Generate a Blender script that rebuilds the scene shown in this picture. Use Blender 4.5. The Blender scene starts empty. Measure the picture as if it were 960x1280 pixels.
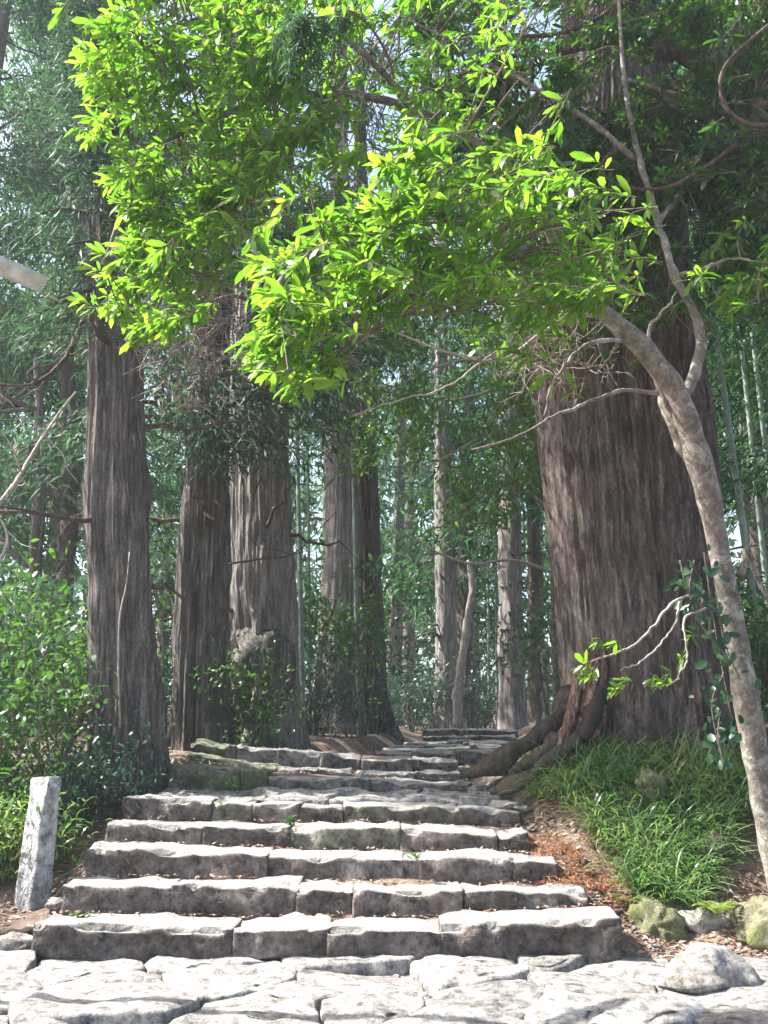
import bpy, bmesh, math, random
import numpy as np
from mathutils import Vector, Matrix

random.seed(7)
rng = np.random.default_rng(7)
scene = bpy.context.scene
COL = scene.collection

# ------------------------------------------------------------------ camera
F = 1244.0                      # focal length in pixels of the 960 x 1280 photograph
PITCH = math.radians(11.8)
EYE = np.array([0.0, 0.0, 1.5])
cam_data = bpy.data.cameras.new('camera')
cam = bpy.data.objects.new('camera', cam_data)
COL.objects.link(cam)
cam.location = EYE
cam.rotation_euler = (math.radians(90) + PITCH, 0, 0)
cam_data.sensor_fit = 'VERTICAL'
cam_data.sensor_height = 36
cam_data.lens = 36 * F / 1280
cam_data.clip_end = 2000
scene.camera = cam

# ------------------------------------------------------------------ light
SUN_DIR = Vector((-0.63, 0.10, 0.77)).normalized()      # towards the sun
elev = math.asin(SUN_DIR.z)
azim = math.atan2(SUN_DIR.x, SUN_DIR.y)                  # from +Y, clockwise
world = bpy.data.worlds.new('World')
scene.world = world
world.use_nodes = True
wn = world.node_tree
bg = wn.nodes['Background']
sky = wn.nodes.new('ShaderNodeTexSky')
sky.sky_type = 'NISHITA'
sky.sun_disc = False
sky.sun_elevation = elev
sky.sun_rotation = azim
sky.air_density = 1.0
sky.dust_density = 4.0
sky.ozone_density = 1.0
wn.links.new(sky.outputs[0], bg.inputs[0])
bg.inputs[1].default_value = 0.115
sun_data = bpy.data.lights.new('sun', 'SUN')
sun_data.energy = 5.0
sun_data.angle = math.radians(0.55)
sun_data.color = (1.0, 0.955, 0.88)
sun = bpy.data.objects.new('sun', sun_data)
COL.objects.link(sun)
sun.rotation_euler = (-SUN_DIR).to_track_quat('-Z', 'Y').to_euler()
sun.location = (-20, 10, 30)
scene.view_settings.view_transform = 'Standard'
scene.view_settings.look = 'None'
scene.view_settings.exposure = 1.92
scene.view_settings.gamma = 1.0
scene.render.engine = 'CYCLES'
scene.cycles.use_denoising = True
scene.cycles.max_bounces = 8
scene.cycles.diffuse_bounces = 4
scene.cycles.glossy_bounces = 2
scene.cycles.transmission_bounces = 5
scene.cycles.sample_clamp_indirect = 6

# ------------------------------------------------------------------ helpers
def at(px, py, Y):
    """World point on the photograph's ray through (px, py) at ground distance Y."""
    cx = (px - 480) / F
    cy = (640 - py) / F
    d = np.array([cx, math.cos(PITCH) - cy * math.sin(PITCH), math.sin(PITCH) + cy * math.cos(PITCH)])
    return EYE + d * (Y / d[1])

def at_many(pts):
    return np.array([at(*p) for p in pts])

def pix(P):
    """Pixel of world points (N,3) -> (N,2), depth."""
    Q = np.asarray(P) - EYE
    c, s = math.cos(PITCH), math.sin(PITCH)
    dep = Q[:, 1] * c + Q[:, 2] * s
    up = -Q[:, 1] * s + Q[:, 2] * c
    dd = np.maximum(dep, 1e-3)
    return 480 + F * Q[:, 0] / dd, 640 - F * up / dd, dep

class SineNoise:
    def __init__(self, seed, octaves=3, base=1.0, n=5):
        r = np.random.default_rng(seed)
        self.k, self.p, self.a = [], [], []
        for o in range(octaves):
            d = r.normal(size=(n, 3)); d /= np.linalg.norm(d, axis=1, keepdims=True)
            self.k.append(d * base * 2 ** o * r.uniform(.7, 1.4, (n, 1)) * 2 * math.pi)
            self.p.append(r.uniform(0, 6.28, n))
            self.a.append(np.full(n, 0.55 ** o / math.sqrt(n)))
        self.k = np.concatenate(self.k); self.p = np.concatenate(self.p); self.a = np.concatenate(self.a)
    def __call__(self, P):
        P = np.asarray(P, float)
        return (np.sin(P @ self.k.T + self.p) * self.a).sum(-1)

def build_mesh(name, V, faces, mats, smooth=False):
    """faces: an (n,k) array, or a list of them."""
    if isinstance(faces, np.ndarray):
        faces = [faces]
    faces = [np.asarray(f, np.int32) for f in faces if len(f)]
    me = bpy.data.meshes.new(name)
    V = np.asarray(V, np.float32)
    me.vertices.add(len(V)); me.vertices.foreach_set('co', V.ravel())
    idx = np.concatenate([f.ravel() for f in faces])
    tot = np.concatenate([np.full(len(f), f.shape[1], np.int32) for f in faces])
    start = np.concatenate([[0], np.cumsum(tot)[:-1]]).astype(np.int32)
    me.loops.add(len(idx)); me.loops.foreach_set('vertex_index', idx)
    me.polygons.add(len(tot)); me.polygons.foreach_set('loop_start', start)
    if smooth:
        me.polygons.foreach_set('use_smooth', np.ones(len(tot), bool))
    me.update(calc_edges=True)
    me.validate()
    for m in (mats if isinstance(mats, (list, tuple)) else [mats]):
        me.materials.append(m)
    return me

def link(name, data, parent=None, loc=None, **props):
    o = bpy.data.objects.new(name, data)
    COL.objects.link(o)
    if loc is not None:
        o.location = [float(c) for c in loc]
    if parent is not None:
        o.parent = parent
    for k, v in props.items():
        o[k] = v
    return o

def thing(name, loc, label, category, group=None, kind=None):
    o = link(name, None, loc=loc, label=label)
    if category: o['category'] = category
    if group: o['group'] = group
    if kind: o['kind'] = kind
    o.empty_display_size = .2
    return o

def part(name, V, faces, mat, parent, smooth=False, **props):
    """Mesh given in world coordinates, stored relative to its (chain of) parent(s)."""
    off = np.zeros(3); p = parent
    while p is not None:
        off += np.array(p.location); p = p.parent
    return link(name, build_mesh(name, np.asarray(V) - off, faces, mat, smooth), parent, **props)

class Bag:
    """Collects meshes to be joined in one."""
    def __init__(self): self.V, self.F, self.n = [], {}, 0
    def add(self, V, faces):
        if isinstance(faces, np.ndarray): faces = [faces]
        for f in faces:
            f = np.asarray(f)
            if len(f): self.F.setdefault(f.shape[1], []).append(f + self.n)
        self.V.append(np.asarray(V)); self.n += len(V)
    def out(self):
        return np.concatenate(self.V), [np.concatenate(f) for f in self.F.values()]

def smooth_path(P, n):
    """Catmull-Rom through the points, n samples."""
    P = np.asarray(P, float)
    if len(P) == 2:
        return P[0] + (P[1] - P[0]) * np.linspace(0, 1, n)[:, None]
    E = np.vstack([2 * P[0] - P[1], P, 2 * P[-1] - P[-2]])
    t = np.linspace(0, len(P) - 1 - 1e-6, n)
    i = t.astype(int); f = (t - i)[:, None]
    a, b, c, d = E[i], E[i + 1], E[i + 2], E[i + 3]
    return .5 * (2 * b + (c - a) * f + (2 * a - 5 * b + 4 * c - d) * f ** 2 + (3 * b - a - 3 * c + d) * f ** 3)

def frames(P):
    T = np.gradient(P, axis=0); T /= np.linalg.norm(T, axis=1, keepdims=True) + 1e-9
    ref = np.array([0.31, 0.95, 0.05]) if abs(T[0] @ np.array([0.31, .95, .05])) < .9 else np.array([1., 0, 0])
    u = ref - T[0] * (ref @ T[0]); u /= np.linalg.norm(u)
    U = [u]
    for t in T[1:]:
        u = u - t * (u @ t); u /= np.linalg.norm(u) + 1e-9; U.append(u)
    U = np.array(U); W = np.cross(T, U)
    return T, U, W

def grid_faces(rows, cols, wrap=True):
    i = np.arange(rows - 1)[:, None]; j = np.arange(cols if wrap else cols - 1)[None, :]
    a = i * cols + j; b = i * cols + (j + 1) % cols
    return np.stack([a, b, b + cols, a + cols], -1).reshape(-1, 4)

def tube(P, R, n=8, bump=0.0, seed=0, cap=True):
    P = np.asarray(P, float); R = np.asarray(R, float) * np.ones(len(P))
    T, U, W = frames(P)
    th = np.linspace(0, 2 * math.pi, n, endpoint=False)
    rr = R[:, None] * np.ones(n)
    ring = U[:, None, :] * np.cos(th)[None, :, None] + W[:, None, :] * np.sin(th)[None, :, None]
    V = P[:, None, :] + ring * rr[..., None]
    if bump:
        nz = SineNoise(seed, 2, 1.2 / max(R.max() * 6, .05))
        V = P[:, None, :] + ring * (rr * (1 + bump * nz(V.reshape(-1, 3)).reshape(rr.shape)))[..., None]
    V = V.reshape(-1, 3)
    fs = [grid_faces(len(P), n)]
    if cap:
        c0, c1 = len(V), len(V) + 1
        V = np.vstack([V, P[0], P[-1]])
        j = np.arange(n); k = (j + 1) % n
        fs.append(np.vstack([np.stack([np.full(n, c0), k, j], -1), np.stack([np.full(n, c1), (len(P) - 1) * n + j, (len(P) - 1) * n + k], -1)]))
    return V, fs

# leaf templates: (across, along, up)
T_BROAD = (np.array([(0, 0, 0), (.42, .32, .03), (-.42, .32, .03), (.46, .74, .0), (-.46, .74, .0), (0, 1, -.10)]),
           [np.array([(0, 1, 2), (4, 3, 5)]), np.array([(2, 1, 3, 4)])])
T_DIAMOND = (np.array([(0, 0, 0), (.5, .45, .03), (0, 1, -.06), (-.5, .45, .03)]), [np.array([(0, 1, 2, 3)])])
T_BLADE = (np.array([(.5, 0, 0), (-.5, 0, 0), (.5, .35, .05), (-.5, .35, .05), (.4, .7, -.06), (-.4, .7, -.06), (0, 1, -.30)]),
           [np.array([(1, 0, 2, 3), (3, 2, 4, 5)]), np.array([(5, 4, 6)])])
T_LEAF = (np.array([(0, 0, 0), (0, .3, .0), (0, .62, -.015), (0, 1, -.11), (.36, .25, .06), (.5, .58, .05), (.36, .86, -.02), (-.36, .25, .06), (-.5, .58, .05), (-.36, .86, -.02)]),
          [np.array([(0, 4, 1), (6, 3, 2), (0, 1, 7), (9, 2, 3)]), np.array([(1, 4, 5, 2), (7, 1, 2, 8)]), np.array([(2, 5, 6), (8, 2, 9)])])

def unit(v):
    return v / (np.linalg.norm(v, axis=-1, keepdims=True) + 1e-9)

def leaves(P, D, Nn, L, W, tmpl):
    tv, tf = tmpl
    n, k = len(P), len(tv)
    L = np.broadcast_to(L, n)[:, None, None]; W = np.broadcast_to(W, n)[:, None, None]
    D = unit(D); S = unit(np.cross(D, Nn)); Nn = np.cross(S, D)
    V = P[:, None, :] + S[:, None, :] * tv[None, :, 0:1] * W + D[:, None, :] * tv[None, :, 1:2] * L + Nn[:, None, :] * tv[None, :, 2:3] * L
    off = (np.arange(n) * k)[:, None, None]
    return V.reshape(-1, 3), [(f[None] + off).reshape(-1, f.shape[1]) for f in tf]

# ------------------------------------------------------------------ materials
def new_mat(name):
    m = bpy.data.materials.new(name); m.use_nodes = True
    nt = m.node_tree
    return m, nt, nt.nodes['Principled BSDF'], nt.nodes['Material Output']

def node(nt, kind, **kw):
    n = nt.nodes.new(kind)
    for k, v in kw.items():
        if hasattr(n, k) and not isinstance(v, bpy.types.NodeSocket) and k not in n.inputs:
            setattr(n, k, v)
        else:
            s = n.inputs[k]
            if isinstance(v, bpy.types.NodeSocket): nt.links.new(v, s)
            else: s.default_value = v
    return n

def ramp(nt, fac, stops):
    r = nt.nodes.new('ShaderNodeValToRGB'); nt.links.new(fac, r.inputs[0])
    e = r.color_ramp.elements
    while len(e) < len(stops): e.new(.5)
    for el, (p, c) in zip(e, stops):
        el.position = p; el.color = (*c, 1) if len(c) == 3 else c
    return r.outputs[0]

def mix(nt, fac, a, b, mode='MIX'):
    n = nt.nodes.new('ShaderNodeMix'); n.data_type = 'RGBA'; n.blend_type = mode
    for s, v in ((n.inputs[0], fac), (n.inputs[6], a), (n.inputs[7], b)):
        if isinstance(v, bpy.types.NodeSocket): nt.links.new(v, s)
        else: s.default_value = v if not isinstance(v, tuple) else (*v, 1)
    return n.outputs[2]

def coords(nt, scale=(1, 1, 1), kind='Object'):
    tc = nt.nodes.new('ShaderNodeTexCoord')
    mp = nt.nodes.new('ShaderNodeMapping'); mp.inputs['Scale'].default_value = scale
    nt.links.new(tc.outputs[kind], mp.inputs[0])
    return mp.outputs[0]

def noise(nt, vec, scale, detail=5, rough=.6, dist=0.0):
    n = node(nt, 'ShaderNodeTexNoise', Scale=scale, Detail=detail, Roughness=rough, Distortion=dist)
    nt.links.new(vec, n.inputs['Vector'])
    return n.outputs[0]

def bump(nt, h, strength, dist, bsdf, prev=None):
    b = node(nt, 'ShaderNodeBump', Strength=strength, Distance=dist)
    nt.links.new(h, b.inputs['Height'])
    if prev is not None: nt.links.new(prev, b.inputs['Normal'])
    nt.links.new(b.outputs[0], bsdf.inputs['Normal'])
    return b.outputs[0]

def geo(nt, out):
    return nt.nodes.new('ShaderNodeNewGeometry').outputs[out]

def stone_mat(name, c0, c1, c2, moss=.25, mosscol=(.075, .10, .03), worn_lit=None, pitted=.8):
    m, nt, b, o = new_mat(name)
    g = nt.nodes.new('ShaderNodeNewGeometry')
    oi = nt.nodes.new('ShaderNodeObjectInfo')
    v = g.outputs['Position']
    n1 = noise(nt, v, 2.6, 6, .65); n2 = noise(nt, v, 14, 8, .7); n3 = noise(nt, v, 55, 4, .6); nm = noise(nt, v, 4.3, 6, .7, .4)
    c = ramp(nt, n1, [(.30, c0), (.52, c1), (.72, c2)])
    c = mix(nt, .85, c, ramp(nt, n2, [(.34, (.10, .10, .10)), (.50, (.5, .5, .5)), (.66, (.88, .88, .87))]), 'OVERLAY')
    pit = ramp(nt, noise(nt, v, 38, 6, .8), [(.36, (.35, .34, .34)), (.46, (1, 1, 1))])
    c = mix(nt, pitted, c, pit, 'MULTIPLY')
    val = node(nt, 'ShaderNodeMapRange'); nt.links.new(oi.outputs['Random'], val.inputs[0]); val.inputs[3].default_value = .78; val.inputs[4].default_value = 1.15
    hs = node(nt, 'ShaderNodeHueSaturation'); nt.links.new(c, hs.inputs['Color']); nt.links.new(val.outputs[0], hs.inputs['Value'])
    c = hs.outputs[0]
    if worn_lit:      # sunlit look painted on upward faces, over some foot wear; risers stay dark
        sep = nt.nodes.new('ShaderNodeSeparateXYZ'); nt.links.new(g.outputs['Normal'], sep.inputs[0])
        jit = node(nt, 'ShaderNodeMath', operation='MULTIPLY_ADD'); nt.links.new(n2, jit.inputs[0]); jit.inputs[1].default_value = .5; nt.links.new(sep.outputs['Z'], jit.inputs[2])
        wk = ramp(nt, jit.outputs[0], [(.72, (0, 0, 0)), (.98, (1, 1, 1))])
        c = mix(nt, wk, c, mix(nt, n1, tuple(q * .75 for q in worn_lit), worn_lit))
    lich = ramp(nt, noise(nt, v, 9, 5, .75, .6), [(.60, (0, 0, 0)), (.68, (1, 1, 1))])
    c = mix(nt, mix(nt, .5, (0, 0, 0), lich), c, (.46, .47, .44))
    mk = ramp(nt, nm, [(.66 - moss * .4, (0, 0, 0)), (.78 - moss * .3, (1, 1, 1))])
    c = mix(nt, mk, c, mosscol)
    nt.links.new(c, b.inputs['Base Color'])
    b.inputs['Roughness'].default_value = .85
    b.inputs['Specular IOR Level'].default_value = .3
    p = bump(nt, n2, 1.0, .06, b); p = bump(nt, n3, .8, .014, b, p)
    return m

M_STEP = stone_mat('step_stone_weathered', (.082, .063, .056), (.165, .138, .126), (.30, .268, .25), .10, worn_lit=(.41, .39, .37))
M_STEP_LICHEN = stone_mat('step_stone_lichened', (.09, .085, .06), (.18, .17, .13), (.30, .29, .24), .34, (.10, .12, .05), worn_lit=(.45, .43, .39))
M_STEP_MOSS = stone_mat('step_stone_mossy', (.09, .088, .07), (.16, .155, .13), (.25, .24, .21), .52, (.075, .105, .035), worn_lit=(.30, .30, .24))
M_STEP_DARK = stone_mat('step_stone_upper', (.09, .082, .076), (.18, .168, .158), (.29, .275, .26), .20, worn_lit=(.44, .42, .40))  # greyer stone of the upper flight
M_PAVE = stone_mat('paving_stone_worn', (.20, .188, .18), (.34, .325, .312), (.46, .45, .435), .06, pitted=.7)
M_ROCK = stone_mat('rock_pale', (.22, .19, .17), (.36, .33, .30), (.48, .46, .43), .16)
M_ROCK_MOSS = stone_mat('rock_mossy', (.14, .12, .09), (.24, .22, .16), (.34, .32, .25), .62, (.15, .17, .06))
M_ROCK_DARK = stone_mat('rock_dark', (.04, .03, .025), (.085, .068, .058), (.15, .125, .11), .1)
M_POST = stone_mat('post_granite', (.30, .31, .32), (.45, .46, .47), (.55, .56, .57), .0, pitted=.5)

def ground_mat():
    m, nt, b, o = new_mat('forest_floor')
    v = geo(nt, 'Position')
    n1 = noise(nt, v, 1.3, 6, .65); n2 = noise(nt, v, 17, 7, .75); n3 = noise(nt, v, 70, 3, .6)
    c = ramp(nt, n1, [(.30, (.11, .075, .06)), (.5, (.20, .14, .11)), (.70, (.32, .245, .21))])
    c = mix(nt, .7, c, ramp(nt, n2, [(.28, (.14, .12, .12)), (.55, (.5, .48, .46)), (.75, (.92, .86, .8))]), 'OVERLAY')
    gm = ramp(nt, noise(nt, v, .6, 5, .7), [(.52, (0, 0, 0)), (.66, (1, 1, 1))])
    c = mix(nt, mix(nt, .35, (0, 0, 0), gm), c, (.05, .075, .03))
    nt.links.new(c, b.inputs['Base Color']); b.inputs['Roughness'].default_value = .95
    p = bump(nt, n2, 1.0, .04, b); bump(nt, n3, .7, .012, b, p)
    return m
M_GROUND = ground_mat()

def bark_mat(name, cols, zs=.10, scale=26, mossy=.0, strength=1.0, grey=None):
    m, nt, b, o = new_mat(name)
    v0 = coords(nt)
    wob = node(nt, 'ShaderNodeTexNoise', Scale=2.2, Detail=4.0); nt.links.new(v0, wob.inputs['Vector'])
    vm = node(nt, 'ShaderNodeVectorMath', operation='MULTIPLY_ADD'); nt.links.new(wob.outputs['Color'], vm.inputs[0]); vm.inputs[1].default_value = (.05, .05, .05); nt.links.new(v0, vm.inputs[2])
    mp = nt.nodes.new('ShaderNodeMapping'); mp.inputs['Scale'].default_value = (1, 1, zs); nt.links.new(vm.outputs[0], mp.inputs[0])
    v = mp.outputs[0]
    n1 = noise(nt, v, scale, 8, .7, .35); n2 = noise(nt, v, scale * 3.2, 5, .65, .2); n3 = noise(nt, v0, 1.7, 5, .6)
    c = ramp(nt, n1, [(.30, cols[0]), (.50, cols[1]), (.68, cols[2])])
    c = mix(nt, .6, c, ramp(nt, n3, [(.32, (.26, .26, .27)), (.52, (.5, .5, .5)), (.7, (.74, .72, .72))]), 'OVERLAY')
    n4 = noise(nt, v0, 34, 4, .7)
    c = mix(nt, .45, c, ramp(nt, n4, [(.35, (.2, .2, .2)), (.55, (.5, .5, .5)), (.70, (.85, .84, .83))]), 'OVERLAY')
    if mossy:
        mk = ramp(nt, noise(nt, v0, 2.6, 6, .7, .5), [(.62 - .3 * mossy, (0, 0, 0)), (.80 - .2 * mossy, (1, 1, 1))])
        c = mix(nt, mix(nt, .75, (0, 0, 0), mk), c, (.045, .06, .028))
    if grey:
        mk = ramp(nt, noise(nt, v0, 5.5, 6, .75, .8), [(.53, (0, 0, 0)), (.62, (1, 1, 1))])
        c = mix(nt, mk, c, grey)
    nt.links.new(c, b.inputs['Base Color']); b.inputs['Roughness'].default_value = .9
    b.inputs['Specular IOR Level'].default_value = .25
    p = bump(nt, n1, strength, .06, b); p = bump(nt, n4, .5 * strength, .02, b, p); bump(nt, n2, strength * .6, .012, b, p)
    return m

M_BARK = bark_mat('cedar_bark', ((.036, .030, .028), (.140, .120, .113), (.35, .315, .30)), .06, 26, .35)
M_BARK_OLD = bark_mat('old_cedar_bark', ((.034, .026, .023), (.112, .089, .080), (.26, .215, .20)), .16, 22, .20)
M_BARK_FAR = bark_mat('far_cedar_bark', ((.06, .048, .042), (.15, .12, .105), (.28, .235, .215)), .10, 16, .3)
M_BARK_GREY = bark_mat('grey_cedar_bark', ((.10, .088, .084), (.25, .228, .218), (.46, .435, .415)), .08, 22, .12)
M_BARK_SMOOTH = bark_mat('smooth_bark', ((.085, .075, .062), (.175, .155, .13), (.275, .25, .215)), .9, 14, .22, .4, (.34, .33, .295))
M_TWIG = bark_mat('twig_bark', ((.08, .062, .05), (.17, .14, .115), (.30, .26, .22)), .4, 30, 0, .3)
M_TWIG_PALE = bark_mat('pale_twig_bark', ((.20, .17, .14), (.34, .30, .26), (.5, .46, .42)), .4, 30, 0, .3)
M_LIMB = bark_mat('limb_bark', ((.045, .03, .028), (.10, .07, .06), (.19, .14, .12)), .4, 20, .1, .7)
M_ROOT = bark_mat('root_bark', ((.028, .023, .019), (.070, .058, .048), (.135, .115, .095)), .4, 16, .35, .9)
M_SPLIT = bark_mat('split_red_wood', ((.05, .028, .022), (.20, .115, .088), (.50, .38, .31)), .12, 22, 0, 1.0)
M_BAMBOO = bark_mat('bamboo_stem', ((.13, .19, .15), (.20, .27, .22), (.30, .36, .31)), .05, 10, 0, .15)
M_DEAD = bark_mat('dead_twigs', ((.12, .085, .075), (.24, .18, .16), (.36, .29, .26)), .4, 30, 0, .3)

def plain_mat(name, col, rough=.8):
    m, nt, b, o = new_mat(name)
    n = noise(nt, coords(nt), 9, 5, .6)
    lo = tuple(c * .7 for c in col); hi = tuple(min(1, c * 1.2) for c in col)
    nt.links.new(ramp(nt, n, [(.35, lo), (.65, hi)]), b.inputs['Base Color'])
    b.inputs['Roughness'].default_value = rough
    return m
M_BEAM = plain_mat('pale_beam_paint', (.62, .64, .66), .5)
M_CAVITY = plain_mat('hollow_shade', (.022, .014, .011))  # near-black colour stands in for the shade inside the split

def leaf_mat(name, cols, trans=.45, rough=.38, tcol=None, spec=.5):
    m, nt, b, o = new_mat(name)
    g = nt.nodes.new('ShaderNodeNewGeometry')
    pos = noise(nt, g.outputs['Position'], 1.1, 3, .5)
    oi = nt.nodes.new('ShaderNodeObjectInfo')
    add = node(nt, 'ShaderNodeMath', operation='ADD')
    nt.links.new(g.outputs['Random Per Island'], add.inputs[0]); nt.links.new(oi.outputs['Random'], add.inputs[1])
    fr = node(nt, 'ShaderNodeMath', operation='FRACT'); nt.links.new(add.outputs[0], fr.inputs[0])
    md = node(nt, 'ShaderNodeMath', operation='MULTIPLY_ADD'); nt.links.new(pos, md.inputs[0]); md.inputs[1].default_value = .7
    sc = node(nt, 'ShaderNodeMath', operation='MULTIPLY_ADD'); nt.links.new(fr.outputs[0], sc.inputs[0]); sc.inputs[1].default_value = .75; sc.inputs[2].default_value = -.22
    nt.links.new(sc.outputs[0], md.inputs[2])
    k = len(cols) - 1
    c = ramp(nt, md.outputs[0], [(i / k, cc) for i, cc in enumerate(cols)])
    nt.links.new(c, b.inputs['Base Color']); b.inputs['Roughness'].default_value = rough
    b.inputs['Specular IOR Level'].default_value = spec
    tr = nt.nodes.new('ShaderNodeBsdfTranslucent')
    tc = mix(nt, 1.0, c, tcol or (1.5, 1.6, .5), 'MULTIPLY')
    nt.links.new(tc, tr.inputs['Color'])
    ms = nt.nodes.new('ShaderNodeMixShader'); ms.inputs[0].default_value = trans
    nt.links.new(b.outputs[0], ms.inputs[1]); nt.links.new(tr.outputs[0], ms.inputs[2]); nt.links.new(ms.outputs[0], o.inputs['Surface'])
    return m

M_LEAF = leaf_mat('broad_leaf', ((.036, .085, .020), (.075, .155, .028), (.115, .20, .036), (.17, .24, .055)), .66, .30, (1.75, 2.05, .70), .55)
M_LEAF_SHADED = leaf_mat('shaded_broad_leaf', ((.018, .054, .014), (.036, .092, .022), (.068, .14, .034)), .46, .31, (1.6, 1.8, .6))  # leaf colour darkened to stand in for shade under the canopy
M_CEDAR = leaf_mat('cedar_needles', ((.022, .05, .036), (.035, .075, .05), (.055, .10, .062), (.09, .10, .06)), .35, .6, (1.1, 1.4, .9), .3)
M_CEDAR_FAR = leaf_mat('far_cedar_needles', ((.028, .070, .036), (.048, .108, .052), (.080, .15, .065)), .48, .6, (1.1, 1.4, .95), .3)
M_SHRUB = leaf_mat('shrub_leaf', ((.03, .075, .028), (.05, .12, .04), (.09, .17, .05)), .4, .35, (1.4, 1.6, .6))
M_UNDER = leaf_mat('understory_leaf', ((.05, .11, .035), (.08, .16, .05), (.12, .21, .06)), .5, .35, (1.5, 1.6, .6))
M_SHRUB_TEAL = leaf_mat('teal_shrub_leaf', ((.022, .06, .045), (.04, .09, .065), (.06, .12, .085)), .35, .4, (1.1, 1.4, .9))
M_GRASS = leaf_mat('strap_grass', ((.035, .095, .025), (.08, .18, .055), (.14, .25, .09), (.24, .30, .13), (.34, .28, .17)), .42, .25, (1.4, 1.6, .6), .6)
M_IVY = leaf_mat('creeper_leaf', ((.015, .045, .022), (.028, .07, .032), (.05, .11, .045)), .3, .36, (1.3, 1.6, .7), .45)
M_LITTER = leaf_mat('dry_leaf', ((.15, .085, .06), (.28, .17, .12), (.40, .28, .22), (.50, .40, .34)), .2, .7, (1.2, 1.0, .7), .3)
M_RUST = leaf_mat('rust_needles', ((.16, .07, .035), (.28, .13, .06), (.38, .22, .12)), .25, .7, (1.2, 1.0, .7), .2)
M_FERN = leaf_mat('fern_green', ((.10, .16, .03), (.16, .24, .05), (.24, .30, .08)), .4, .5, (1.3, 1.4, .5))

# ------------------------------------------------------------------ terrain
Y_S = [2, 6.55, 6.75, 7.1, 7.45, 7.85, 8.3, 9.4, 9.95, 10.6, 12, 15, 18, 19, 30]
Z_S = [.02, .02, .10, .27, .45, .58, .72, .86, .98, 1.02, 1.08, 1.12, 1.18, 1.26, 1.33]
Y_L = [2, 6.5, 7.6, 8.5, 9.5, 11, 15, 30]
Z_L = [.02, .10, .28, .52, .84, 1.17, 1.25, 1.35]
Y_R = [2, 6.6, 7.2, 7.6, 8.0, 8.5, 9.2, 12, 30]
Z_R = [.02, .02, .10, .26, .58, .98, 1.25, 1.38, 1.42]
YE = [2, 6.6, 7.1, 8.3, 9.4, 10.6, 12, 14, 18.5, 30]
XL = [-4.2, -2.35, -2.2, -2.12, -2.0, -2.0, -1.0, -.15, .65, .8]
XR = [4.2, 1.62, 1.42, 1.12, .82, .8, 1.25, 1.9, 2.5, 3.0]
gnoise = SineNoise(3, 4, .35, 6)

def sstep(t):
    t = np.clip(t, 0, 1); return t * t * (3 - 2 * t)

def gz(x, y, rough=True):
    x = np.asarray(x, float); y = np.asarray(y, float)
    yy = np.clip(y, 2, 30)
    s = np.interp(yy, Y_S, Z_S) - .09
    l = np.interp(yy, Y_L, Z_L); r = np.interp(yy, Y_R, Z_R)
    xl = np.interp(yy, YE, XL); xr = np.interp(yy, YE, XR)
    tl = sstep((xl + .1 - x) / .45); tr = sstep((x - xr + .1) / .75)
    z = s + (l - s) * tl + (r - s) * tr
    side = np.maximum(np.maximum(xl - .6 - x, x - xr - 1.0), 0)
    z = z + .30 * (1 - np.exp(-side / 6)) * np.clip((yy - 7) / 4, 0, 1)
    if rough:
        n = gnoise(np.stack([x, y, np.zeros_like(x)], -1))
        z = z + n * .035 * np.clip(tl + tr + .15, 0, 1) + n * .12 * np.clip((np.abs(x) + y - 22) / 20, 0, 2)
    return z

def make_ground():
    def axis(lo, hi, a, b, step, far):
        mid = np.arange(a, b, step)
        return np.concatenate([a - np.geomspace(step, a - lo, far)[::-1], mid, b + np.geomspace(step, hi - b, far)])
    xs = axis(-240, 240, -7, 7, .09, 26); ys = axis(-60, 300, 3.5, 13, .075, 34)
    X, Yv = np.meshgrid(xs, ys)
    Z = gz(X, Yv)
    V = np.stack([X, Yv, Z], -1).reshape(-1, 3)
    fine = SineNoise(11, 3, 1.6, 6)
    near = np.exp(-((np.abs(V[:, 0]) / 9) ** 4)) * ((V[:, 1] > 3) & (V[:, 1] < 16))
    V[:, 2] += fine(V) * .014 * near
    link('ground', build_mesh('ground', V, grid_faces(len(ys), len(xs), False), M_GROUND, True), kind='structure',
         label='brown forest floor of soil and dead leaves rising either side of the stairs')
make_ground()

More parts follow.
